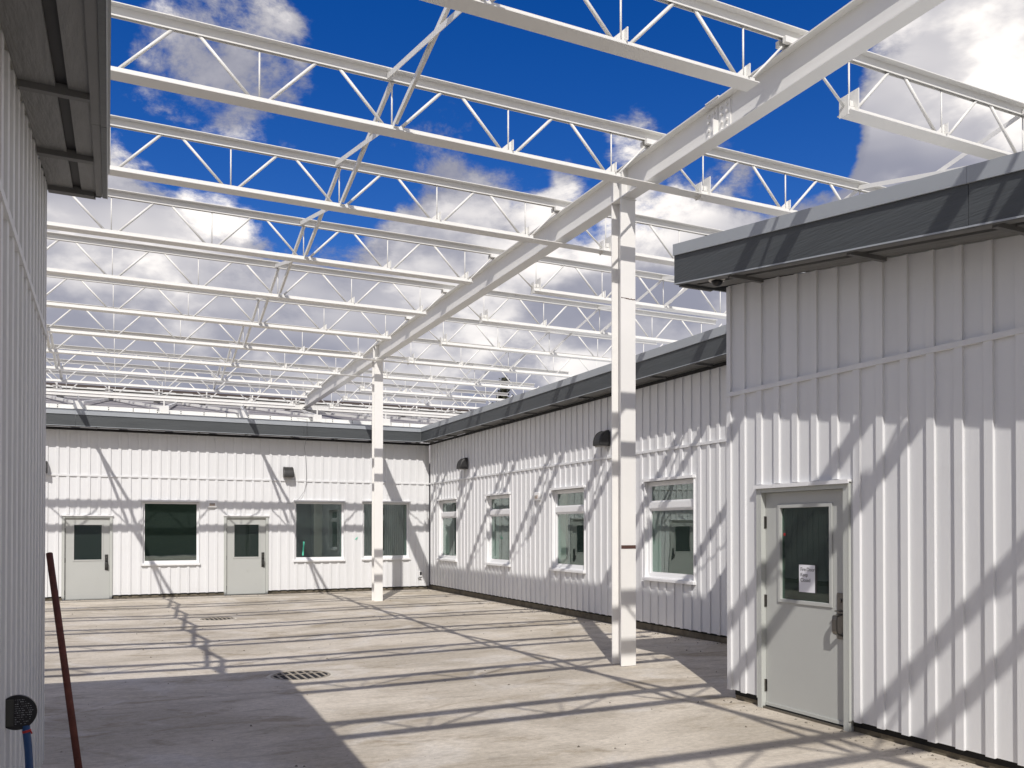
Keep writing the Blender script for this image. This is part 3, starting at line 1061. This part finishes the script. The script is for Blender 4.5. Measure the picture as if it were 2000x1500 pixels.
def make_joist(y, ext):
    t = thing('roof_joist', (GX, y, JZB), 'x', 'joist', 'open-web roof joists')
    yc = y + 0.05
    lw = 0.075

    def chord(x0, x1, top):
        mb = MB()
        if top:
            zf0, zf1, zl0, zl1 = JZT - .009, JZT, JZT - .095, JZT - .009
        else:
            zf0, zf1, zl0, zl1 = JZB, JZB + .009, JZB + .009, JZB + .075
        for s in (-1, 1):
            a, b = sorted((yc + s * .017, yc + s * .025))
            mb.box(x0, x1, a, b, zl0, zl1)
        mb.box(x0, x1, yc - lw - .017, yc + lw + .017, zf0, zf1)
        return mb
    chord(JX0, JX1, True).build('top_chord', M_STEEL, t)
    chord(JX0, NODE0 + 2 * PAN + 0.12, False).build('bottom_chord', M_STEEL, t)
    chord(NODE0 + 3 * PAN - 0.07, JX1, False).build('bottom_chord', M_STEEL, t)
    if ext:
        MB().box(NODE0 + 2 * PAN + 0.125, NODE0 + 3 * PAN - 0.075, yc - 0.095, yc + 0.075, JZB - .001, JZB + .008).build('chord_extension', M_STEEL, t)
    # seat angles on the girder
    MB().box(GX - 0.16, GX + 0.16, yc - 0.07, yc - 0.026, GZ1 + .015, JZT - .0955).build('seat', M_STEEL, t)
    MB().box(GX - 0.16, GX + 0.16, yc + 0.026, yc + 0.07, GZ1 + .015, JZT - .0955).build('seat', M_STEEL, t)
    zb_, zt_ = JZB + 0.05, JZT - 0.06
    g = 0.075
    o = Vector((0, 0, 0))
    r = 0.0175
    up = MB().tube([(0, 0, 0), (PAN / 2 - 0.17, 0, zt_ - zb_)], r, 8).mesh('web_diagonal', M_STEEL, o, True)
    dn = MB().tube([(0, 0, 0), (-(PAN / 2 - 0.17), 0, zt_ - zb_)], r, 8).mesh('web_diagonal', M_STEEL, o, True)
    vt = MB().tube([(0, 0, 0), (0, 0, zt_ - zb_)], 0.0095, 6).mesh('web_vertical', M_STEEL, o, True)
    for n in range(-5, 8):
        x = NODE0 + n * PAN
        if n == 2:      # end web up to the seat
            MB().tube([(x + g, yc, zb_), (GX - 0.10, yc, GZ1 + 0.045)], 0.012, 8).build('end_web', M_STEEL, t, smooth=True)
        else:
            share('web_diagonal', up, (x + g, yc, zb_), t)
        if n == 3:
            MB().tube([(x - g * .6, yc, zb_), (GX + 0.12, yc, GZ1 + 0.045)], 0.014, 8).build('end_web', M_STEEL, t, smooth=True)
        else:
            share('web_diagonal', dn, (x - g, yc, zb_), t)
        share('web_vertical', vt, (x, yc, zb_), t)
        if n in (1, 2, 4):
            mb = MB().box(x + .035, x + .047, yc - .05, yc + .05, JZB + .076, JZB + .19)
            mb.extrude([(x + .034, yc - .005, JZB + .076), (x + .034, yc - .005, JZB + .19), (x - .075, yc - .005, JZB + .09), (x - .075, yc - .005, JZB + .076)], (0, .01, 0))
            mb.build('gusset', M_STEEL, t)
        if n == 3:
            mb = MB().box(x + .05, x + .062, yc - .075, yc + .075, JZB + .01, JZB + .255)
            mb.box(x - .075, x - .063, yc - .06, yc + .06, JZB - .03, JZB + .17)
            mb.box(x - .0625, x + .05, yc - .006, yc + .006, JZB + .09, JZB + .15)
            mb.build('stabiliser_bracket', M_STEEL, t)
    return t


JY0, JSP = 8.6, 2.37
JL = {-5: 'behind the viewer, sixth before the front column', -4: 'behind the viewer, fifth before the front column', -3: 'behind the viewer, fourth before the front column', -2: 'above the viewer, just out of the top of the photo',
      -1: 'nearest of all, cut off by the top edge of the photo', 0: 'second from the front, passing just before the near column',
      1: 'third from the front, first one behind the near column', 2: 'fourth from the front', 3: 'fifth from the front', 4: 'sixth from the front, midway between the columns',
      5: 'seventh from the front, passing just before the far column', 6: 'eighth from the front, first one behind the far column',
      7: 'ninth from the front, over the back wing eave', 8: 'tenth from the front, over the back roof', 9: 'last at the back, just before the end beam'}
protoA = make_joist(JY0, True)
protoB = make_joist(JY0 - JSP, False)
JOISTS = []
for k in range(-5, 10):
    dy = JSP * k if k < 8 else JSP * 8 - 0.25 + (k - 8) * 2.0
    if k == 0:
        j = protoA
    elif k == -1:
        j = protoB
    elif k in (1, 5, 6):
        j = copy_tree(protoA, (0, dy, 0))
    else:
        j = copy_tree(protoB, (0, dy + JSP, 0))
    j['label'] = 'white open-web steel joist, ' + JL[k]
    JOISTS.append(j)

for nx, lab in ((-3.04, 'left line of white crossed bracing angles between the joists, its shadow near the left door'),
                (0, 'middle line of white crossed bracing angles crossing the open sky between the joists'),
                (5, 'right line of white crossed bracing angles above the right wings')):
    x = NODE0 + nx * PAN
    t = thing('cross_bracing', (x, 12, 6.3), lab, 'bracing', 'lines of cross bracing')
    for k in range(-5, 8):
        ya, yb_ = JY0 + JSP * k + 0.05, JY0 + JSP * (k + 1) + 0.05
        for s, (za, zc) in enumerate(((JZT - .07, JZB + .06), (JZB + .06, JZT - .07))):
            xo = x - (0.0 if s == 0 else 0.062)
            mb = MB()
            mb.bar((xo, ya + .04, za), (xo, yb_ - .04, zc), 0.006, 0.058)
            mb.bar((xo + .029, ya + .04, za + .029), (xo + .029, yb_ - .04, zc + .029), 0.052, 0.006)
            mb.build('brace', M_STEEL, t)

# end beam over the back roof, with the purlins of the next bay resting on it
BY, BZ0, BZ1 = 30.35, 6.03, 6.22
eb = thing('end_beam', (3, BY, BZ0), 'white steel beam over the back roof with zigzag braces below it', 'beam')
MB().box(-9, 16, BY - .1, BY + .1, BZ0, BZ0 + .014).build('bottom_flange', M_STEEL, eb)
MB().box(-9, 16, BY - .1, BY + .1, BZ1 - .014, BZ1).build('top_flange', M_STEEL, eb)
MB().box(-9, 16, BY - .085, BY - .073, BZ0 + .014, BZ1 - .014).build('web', M_STEEL, eb)
for k in range(-4, 6):
    xb = 6.0 + 2.08 * (k - 0)
    xn = xb - 0.75
    yn = 24.75
    zn = 5.075
    mb = MB()
    mb.bar((xb - 2.08 + .1, BY, BZ0 - .035), (xn, yn, zn), 0.07, 0.07)
    mb.build('brace', M_STEEL, eb)
    mb = MB()
    mb.bar((xb - .1, BY, BZ0 - .035), (xn + .05, yn, zn), 0.07, 0.07)
    mb.build('brace', M_STEEL, eb)
    mb = MB().box(xn - .10, xn + .14, yn - .06, yn + .06, 4.775 + .153 * (yn - 23.96) + .012, zn + .04)
    mb.build('brace_foot', M_STEEL, eb)
    MB().tube([(xn + .02, yn, zn), (xn + .02, yn, zn + .2)], 0.02, 8).build('foot_rod', M_STEEL, eb)
PUR = []
for k in range(11):
    xp = -3.3 + 1.5 * k
    mb = MB()
    mb.box(xp - .11, xp + .11, BY - .12, BY + 2.2, BZ1 + .002, BZ1 + .016)
    mb.box(xp - .018, xp + .018, BY - .10, BY + 2.2, BZ1 + .016, BZ1 + .10)
    mb.box(xp - .12, xp + .12, BY - .12, BY + 2.2, BZ1 + .10, BZ1 + .114)
    mb.box(xp - .022, xp + .022, BY - .06, BY - .02, BZ1 + .114, BZ1 + .25)
    if k == 0:
        pm = mb.mesh('purlin', M_STEEL, Vector((xp, BY, BZ1)))
    o = share('roof_purlin', pm, (xp, BY, BZ1), None)
    tag(o, 'white purlin end resting on the back end beam, ' + ['leftmost of the row', 'second from the left', 'third from the left', 'fourth from the left', 'fifth from the left', 'sixth from the left', 'sixth from the right', 'fifth from the right', 'fourth from the right', 'third from the right', 'second from the right', 'rightmost of the row'][k if k < 5 else k + 1], 'purlin', 'purlin ends on the end beam')

# hall wall closing the view behind the beam
fh = thing('hall_building', (3, 31, 0), 'low grey hall with a dark roof edge behind the end beam', 'building')
MB().box(-14, 24, 32.7, 33.0, -0.4, 6.60).build('wall', M_GREYWALL, fh)
MB().hexa([(-14, 32.5, 6.605), (24, 32.5, 6.605), (24, 35.99, 7.02), (-14, 35.99, 7.02), (-14, 32.5, 6.65), (24, 32.5, 6.65), (24, 35.99, 7.07), (-14, 35.99, 7.07)]).build('roof', M_ROOF, fh)
MB().box(-14, 24, 36.0, 36.3, 6.9, 7.29).build('gutter', M_BROWN, fh)
mb = MB()
x = -13.5
while x < 23:
    w = random.uniform(0.35, 0.8)
    mb.box(x, x + w, 35.97, 35.999, 7.15, 7.19)
    x += w + random.uniform(0.15, 0.4)
tag(mb.build('gutter_clip', M_ROOF, fh), kind='stuff')

# ------------------------------------------------------------------ fittings


def wall_light(fr, a, z, lab, w=0.28, h=0.30, d=0.25):
    t = thing('wall_light', fr.P(a, 0, z), lab, 'wall light', 'hooded wall lights')
    d0 = BT + 0.002
    n = 9
    prof = [(d0 + (d - d0) * math.sin(math.pi / 2 * k / n), z + h * (math.cos(math.pi / 2 * k / n) ** 0.8) - h / 2) for k in range(n + 1)]
    poly = [fr.P(a - w / 2, d0, z - h / 2)] + [fr.P(a - w / 2, p, q) for p, q in prof]
    if fr.u.cross(fr.n).z > 0:
        poly = poly[::-1]
    MB().extrude(poly, fr.u * w).build('hood', M_LAMP, t, bevel=0.022)
    for s in (-1, 1):
        rb = MB()
        ac = a + s * (w / 2 - 0.03)
        q = [fr.P(ac - 0.008, p + (0.008 if k > 0 else 0), zq + 0.006) for k, (p, zq) in enumerate(prof)]
        q = [fr.P(ac - 0.008, d0 + .001, z - h / 2)] + q
        if fr.u.cross(fr.n).z > 0:
            q = q[::-1]
        rb.extrude(q, fr.u * 0.016).build('rib', M_LAMP, t)
    MB().fbox(fr, a - w / 2 + .03, a + w / 2 - .03, d0 + .03, d - .04, z - h / 2 - .018, z - h / 2 - .001).build('lens', M_LENS, t)
    MB().fbox(fr, a - w / 2 + .01, a + w / 2 - .01, BT + .0005, d0 + .012, z - h / 2 - .006, z + h / 2 - .02).build('back_plate', M_LAMP, t)


wall_light(F_BACK, 4.36, 3.38, 'dark bronze hooded light on the back wall above the second grey door')
wall_light(F_BACK, -1.78, 3.34, 'dark bronze hooded light at the far left, half hidden by the left wing corner')
wall_light(F_FAR, 21.31, 3.55, 'dark hooded light on the right wing, high near the back corner')
wall_light(F_FAR, 14.02, 3.52, 'dark hooded light on the right wing, half hidden behind the near column')


def strobe(fr, a, z, lab):
    t = thing('alarm_sounder', fr.P(a, BT, z), lab, 'alarm', 'alarm sounders')
    MB().fbox(fr, a - .12, a + .12, BT + .001, BT + .05, z - .095, z + .095).build('housing', M_TRIM, t, bevel=0.012)
    MB().fbox(fr, a - .07, a + .07, BT + .0505, BT + .066, z - .05, z + .02).build('lens', M_STROBE, t, bevel=0.006)
    MB().fbox(fr, a - .05, a + .05, BT + .0665, BT + .072, z - .022, z + .012).build('flash_tube', M_LENS, t)


strobe(F_BACK, 2.32, 2.45, 'white alarm sounder on the back wall left of the second grey door')
strobe(F_FAR, 16.95, 2.50, 'white alarm sounder on the right wing between the second and third windows')

t = thing('power_outlet', F_BACK.P(8.33, BT, 0.40), 'white outdoor power outlet with black cover low on the back wall', 'outlet')
MB().fbox(F_BACK, 8.285, 8.385, BT + .001, BT + .014, 0.31, 0.49).build('plate', M_TRIM, t, bevel=0.004)
MB().fbox(F_BACK, 8.308, 8.362, BT + .0145, BT + .028, 0.36, 0.46).build('socket', M_BLACK, t)
MB().fbox(F_BACK, 8.25, 8.35, BT + .001, BT + .05, 0.275, 0.285).build('cover_flap', M_BLACK, t)

t = thing('security_camera', (5.42, 6.72, 4.31), 'white dome security camera under the right wing eave corner', 'camera')
bz = zbN(6.78) + 0.07
MB().tube([(5.46, 6.78, bz + .02), (5.46, 6.78, bz - .055)], 0.085, 24).build('housing', M_CAMW, t, smooth=False, bevel=0.008)
mb = MB()
prof = [(0.058, bz - .056), (0.055, bz - .075), (0.042, bz - .095), (0.02, bz - .107), (0.002, bz - .11)]
mb.tube([(5.46, 6.78, z) for _, z in prof], [r for r, _ in prof], 20)
mb.build('dome', M_BLACK, t, smooth=True)

# notice behind the door glass
t = thing('paper_notice', F_NEAR.P(5.905, -0.046, 1.27), 'white paper notice reading Fire Door Keep Closed on the door glass', 'sign')
fd = F_NEAR
MB().fbox(fd, 5.815, 6.015, -0.0475, -0.0468, 1.165, 1.42).build('sheet', M_PAPER, t)
MB().fbox(fd, 5.79, 5.8145, -0.0475, -0.0466, 1.165, 1.42).build('plastic_sleeve', M_BLACK, t)
for i, s in enumerate(('Fire Door', 'Keep', 'Closed')):
    tcu = bpy.data.curves.new('lettering', 'FONT')
    tcu.body = s
    tcu.size = 0.048
    tcu.space_character = 0.92
    tcu.materials.append(M_INK)
    tob = bpy.data.objects.new('lettering_curve', tcu)
    COL.objects.link(tob)
    bpy.context.view_layer.update()
    tme = bpy.data.meshes.new_from_object(tob.evaluated_get(bpy.context.evaluated_depsgraph_get()))
    bpy.data.objects.remove(tob)
    o = bpy.data.objects.new('lettering', tme)
    wl_ = fd.P(5.997, -0.0455, 1.362 - 0.05 * i)
    link(o, wl_, t)
    o.rotation_euler = (math.pi / 2, 0, -math.pi / 2)
o = MB().fbox(fd, 6.19, 6.215, -0.0475, -0.0455, 1.69, 1.715)
o = o.build('price_sticker', M_RED, None)
o.name = 'red_sticker'
tag(o, 'small red sticker on the near fire door glass, upper left', 'sticker')

o = MB().hexa([F_BACK.P(4.79, -0.079, 1.00), F_BACK.P(4.83, -0.079, 1.00), F_BACK.P(4.83, -0.0785, 1.00), F_BACK.P(4.79, -0.0785, 1.00),
               F_BACK.P(4.815, -0.079, 1.40), F_BACK.P(4.855, -0.079, 1.40), F_BACK.P(4.855, -0.0785, 1.40), F_BACK.P(4.815, -0.0785, 1.40)]).build('tape_strip', M_TAPE)
tag(o, 'upright green tape strip on the middle window of the back wall', 'tape')
o = MB().hexa([F_BACK.P(6.30, BT + .001, 1.44), F_BACK.P(6.36, BT + .001, 1.47), F_BACK.P(6.36, BT + .003, 1.47), F_BACK.P(6.30, BT + .003, 1.44),
               F_BACK.P(6.32, BT + .001, 1.48), F_BACK.P(6.40, BT + .001, 1.54), F_BACK.P(6.40, BT + .003, 1.54), F_BACK.P(6.32, BT + .003, 1.48)]).build('tape_scrap', M_TAPE)
tag(o, 'small slanted scrap of green tape on the back wall between two windows', 'tape')

# thin loose wire hanging over the back eave
pts = [(4.78, BY - 0.11, 6.0), (4.79, 27.0, 5.3), (4.80, 23.88, 4.85), (4.80, 23.9, 4.4), (4.82, 24.33, 4.1), (4.86, 24.35, 3.75), (4.88, 24.35, 3.4), (4.88, 24.35, 3.1), (4.82, 24.34, 2.85), (4.66, 24.34, 2.62), (4.45, 24.34, 2.5), (4.33, 24.34, 2.5)]
o = MB().tube(pts, 0.005, 5).build('loose_wire', M_WIRE, smooth=True)
tag(o, 'thin loose wire hanging over the back eave beside the hooded light', 'wire')

# leaning pipe
p0, p1 = Vector((-0.195, 6.02, 0.0)), Vector((-0.452, 6.905, 1.575))
mb = MB().tube([p0, p1], 0.0225, 16)
o = mb.build('rusty_pipe', M_RUST, smooth=False)
for pl_ in o.data.polygons:
    pl_.use_smooth = len(pl_.vertices) == 4
tag(o, 'thin rust-brown steel pipe leaning against the left wing corner', 'pipe')

# black round cover and blue hose on the left wall
yc_ = 4.35
xw = F_LEFT.P(yc_ - 6.93, BT, 0).x
zc_ = 0.93
t = thing('hose_cover', (xw, yc_, zc_), 'black round plastic cover with grey print on the left wall', 'cover')
R_ = 0.078
cx = xw + 0.045
a_lim = math.acos(-0.045 / R_)
poly = [(cx + R_ * math.cos(-a_lim + 2 * a_lim * k / 40), yc_, zc_ + R_ * math.sin(-a_lim + 2 * a_lim * k / 40)) for k in range(41)]
MB().extrude(poly, (0, 0.022, 0)).build('disc', M_BLACK, t, bevel=0.002)
MB().box(xw + .002, xw + .030, yc_ - .004, yc_ - .0005, zc_ - .058, zc_ + .06).build('smoky_strip', M_SMOKE, t)
mb = MB()
random.seed(3)
for r_i in range(12):
    zz_ = zc_ + 0.056 - r_i * 0.0098
    half = math.sqrt(max(0, (R_ - .012) ** 2 - (zz_ - zc_) ** 2))
    x = xw + 0.036
    while x < cx + half - .008:
        w = random.choice((0.002, 0.003, 0.004, 0.006))
        if random.random() < 0.72:
            hh = random.uniform(0.0012, 0.0034)
            mb.box(x, x + w, yc_ - .0015, yc_ - .0004, zz_, zz_ + hh)
        x += w + random.choice((0.0015, 0.002, 0.005))
mb.build('faint_print', M_PRINT, t)
random.seed(11)
hp = [(xw + .078, yc_ + .012, zc_ - .062), (xw + .082, yc_ + .008, zc_ - .10), (xw + .089, yc_ + .004, zc_ - .17), (xw + .095, yc_, zc_ - .28),
      (xw + .097, yc_, zc_ - .45), (xw + .10, yc_, zc_ - .65), (xw + .12, yc_ - .05, zc_ - .82), (xw + .2, yc_ - .12, zc_ - .893), (xw + .34, yc_ - .25, zc_ - .89)]
hx_ = thing('blue_hose', (xw + .09, yc_, 0), 'blue hose hanging from the black cover on the left wall', 'hose')
MB().tube(hp, 0.0165, 14).build('hose', M_BLUE, hx_, smooth=True)
MB().tube([(xw + .0805, yc_ + .0095, zc_ - .083), (xw + .0828, yc_ + .0085, zc_ - .093)], 0.0185, 14).build('hose_tie', M_RED, hx_)
MB().bar((xw + .097, yc_ - .004, zc_ - .084), (xw + .104, yc_ - .006, zc_ - .098), 0.006, 0.005).build('tie_tail', M_RED, hx_)


# floor drains
M_COLLAR = mat('pale_mortar', (0.58, 0.54, 0.46), 0.9, var=0.15, var_scale=14)
def drain(x, y, r, lab):
    z = gz(x, y)
    t = thing('floor_drain', (x, y, z), lab, 'drain', 'floor drains')
    n = 40
    mb = MB()
    ring = []
    for k in range(n):
        c, s = math.cos(2 * math.pi * k / n), math.sin(2 * math.pi * k / n)
        ring.append([(x + c * r, y + s * r, z + .003), (x + c * (r - .01), y + s * (r - .01), z + .012), (x + c * (r - .035), y + s * (r - .035), z + .012), (x + c * (r - .035), y + s * (r - .035), z + .004)])
    for k in range(n):
        a, b = ring[k], ring[(k + 1) % n]
        for q in range(3):
            mb.quad(a[q], b[q], b[q + 1], a[q + 1])
    mb.build('rim', M_IRON, t)
    cl = MB()
    for k in range(n):
        q = []
        for kk, rr in ((k, r + .001), (k, r + .045), (k + 1, r + .045), (k + 1, r + .001)):
            th = 2 * math.pi * kk / n
            jit = 1 + (.012 * math.sin(5 * th + 1) + .01 * math.sin(11 * th) if rr > r + .01 else 0)
            q.append((x + math.cos(th) * rr * jit, y + math.sin(th) * rr * jit, z + (.006 if rr < r + .01 else .002)))
        cl.quad(*q)
    cl.build('mortar_collar', M_COLLAR, t)
    MB().quad(*[(x + math.cos(2 * math.pi * k / 32) * (r - .03), y + math.sin(2 * math.pi * k / 32) * (r - .03), z + .004) for k in range(32)]).build('pit', M_HOLE, t)
    ri = r - .035
    ang = 0.42
    u, v = Vector((math.cos(ang + 1.2), math.sin(ang + 1.2), 0)), Vector((-math.sin(ang + 1.2), math.cos(ang + 1.2), 0))
    for k in range(-3, 4):
        off = k * ri / 3.7
        h = math.sqrt(ri * ri - off * off)
        c0 = Vector((x, y, z + .0085)) + v * off
        MB().bar(c0 - u * h, c0 + u * h, 0.026, 0.007).build('grate_bar', M_IRON, t)
    for off in (ri * .25,):
        h = math.sqrt(ri * ri - off * off)
        c0 = Vector((x, y, z + .0125)) + u * off
        MB().bar(c0 - v * h, c0 + v * h, 0.024, 0.006).build('cross_bar', M_IRON, t)


drain(2.09, 10.75, 0.37, 'round cast iron floor drain near the edge of the left wing shadow')
drain(1.88, 18.55, 0.35, 'round cast iron floor drain far off in front of the second grey door')

# ------------------------------------------------------------------ trees


def tree(x, y, h, cr, lab, leaf=M_LEAF, n=1500, seed=1, conifer=False):
    rnd = random.Random(seed)
    t = thing('conifer_tree' if conifer else 'leafy_tree', (x, y, -0.5), lab, 'tree', None if conifer else 'trees behind the viewer')
    MB().tube([(x, y, -0.5), (x + .1, y, h * .3), (x, y + .1, h * .65), (x, y, h * .96)], [h * .022, h * .017, h * .009, h * .002], 8).build('trunk', M_BARK, t, smooth=True)
    mb = MB()
    lim = MB()
    cl = []
    if conifer:
        for k in range(46):
            f = (k + 1) / 47
            rr = cr * (1 - f) ** 0.8 + 0.12
            for q in range(6):
                th = rnd.uniform(0, 6.283)
                L = rr * rnd.uniform(0.5, 1.1)
                zb = h * (0.15 + 0.85 * f)
                e = Vector((x + math.cos(th) * L, y + math.sin(th) * L, zb - L * .35))
                b = Vector((x, y, zb))
                for s in range(7):
                    p = b.lerp(e, (s + 1) / 7)
                    cl.append((p, 0.10 + 0.10 * rr))
    else:
        for k in range(26):
            th = rnd.uniform(0, 6.283)
            ph = rnd.uniform(-0.5, 1.4)
            rr = cr * rnd.uniform(0.35, 1.0)
            c = Vector((x + rr * math.cos(th) * math.cos(ph), y + rr * math.sin(th) * math.cos(ph), h * .62 + rr * math.sin(ph) * h * .38 / cr))
            lim.tube([(x, y, h * rnd.uniform(.25, .5)), tuple(c)], [h * .008, h * .002], 5)
            for q in range(n // 26):
                d = Vector((rnd.gauss(0, 1), rnd.gauss(0, 1), rnd.gauss(0, .8))).normalized() * rnd.uniform(.2, 1) ** .5 * cr * .42
                cl.append((c + d, 0.14))
        lim.build('limb', M_BARK, t)
    for p, s in cl:
        for q in range(2):
            a = Vector((rnd.gauss(0, 1), rnd.gauss(0, 1), rnd.gauss(0, 1))).normalized()
            b = a.orthogonal().normalized()
            b = (Matrix.Rotation(rnd.uniform(0, 6.28), 3, a) @ b)
            c2 = a.cross(b)
            o = p + Vector((rnd.gauss(0, s), rnd.gauss(0, s), rnd.gauss(0, s)))
            mb.quad(o - b * s, o + c2 * s * .5, o + b * s, o - c2 * s * .5)
    f = mb.build('crown', leaf, t)
    f['kind'] = 'stuff'


tree(27.4, 60, 13.8, 2.2, 'distant conifer tip showing above the right wing roof', M_NEEDLE, seed=5, conifer=True)
for k, (x, y, h, r, l) in enumerate([(-5.5, -19, 9, 3.6, 'leftmost'), (1.2, -21, 9.5, 3.6, 'second from left'), (7.0, -18.5, 9, 3.4, 'third from left'), (13.0, -21, 10, 3.8, 'rightmost')]):
    tree(x, y, h, r, 'dark leafy tree behind the viewer, %s, mirrored in the back windows' % l, seed=20 + k)

hd_ = thing('hedge', (3, -16, -0.5), 'dark clipped hedge behind the viewer, mirrored in the back windows', 'hedge')
rnd = random.Random(4)
mb = MB()
for k in range(16000):
    s_ = rnd.uniform(.05, .10)
    o_ = Vector((rnd.uniform(-16, 22), rnd.uniform(-16.8, -15.2), rnd.uniform(-.4, 4.0)))
    a = Vector((rnd.gauss(0, 1), rnd.gauss(0, 1), rnd.gauss(0, 1))).normalized()
    b = a.orthogonal().normalized()
    c2 = a.cross(b)
    mb.quad(o_ - b * s_, o_ + c2 * s_ * .6, o_ + b * s_, o_ - c2 * s_ * .6)
MB().box(-16, 22, -16.6, -15.5, -.5, 3.7).build('core', M_LEAF, hd_)
f_ = mb.build('leaves', M_LEAF, hd_)
f_['kind'] = 'stuff'

# loose grit on the slab, thicker along the wall bases
rnd = random.Random(12)
mb = MB()
for k in range(900):
    q = rnd.random()
    if q < 0.35:
        x, y = 8.58 - abs(rnd.gauss(0, .22)), rnd.uniform(7.2, 24.2)
    elif q < 0.55:
        x, y = 5.72 - abs(rnd.gauss(0, .15)), rnd.uniform(1, 6.9)
    elif q < 0.7:
        x, y = rnd.uniform(-2, 8.5), 24.33 - abs(rnd.gauss(0, .2))
    else:
        x, y = rnd.uniform(-1, 8), rnd.uniform(4.5, 22)
        if x > 5.6 and y < 7: continue
    r_ = rnd.choice((.004, .005, .006, .008, .011, .015)) * (1.0 if y < 12 else 1.3)
    z = gz(x, y)
    a0_ = rnd.uniform(0, 6.28)
    p_ = [Vector((x + math.cos(a0_ + 1.57 * i) * r_ * rnd.uniform(.6, 1.4), y + math.sin(a0_ + 1.57 * i) * r_ * rnd.uniform(.6, 1.4), z)) for i in range(4)]
    t_ = Vector((x + rnd.uniform(-.3, .3) * r_, y, z + r_ * rnd.uniform(.5, 1.1)))
    i0 = len(mb.v)
    mb.v += p_ + [t_]
    for i in range(4):
        mb.f.append((i0 + i, i0 + (i + 1) % 4, i0 + 4))
M_GRIT = mat('grit', (0.17, 0.15, 0.12), 0.9, var=0.5, var_scale=30)
tag(mb.build('loose_grit', M_GRIT, None, org=(0, 0, 0)), kind='stuff')
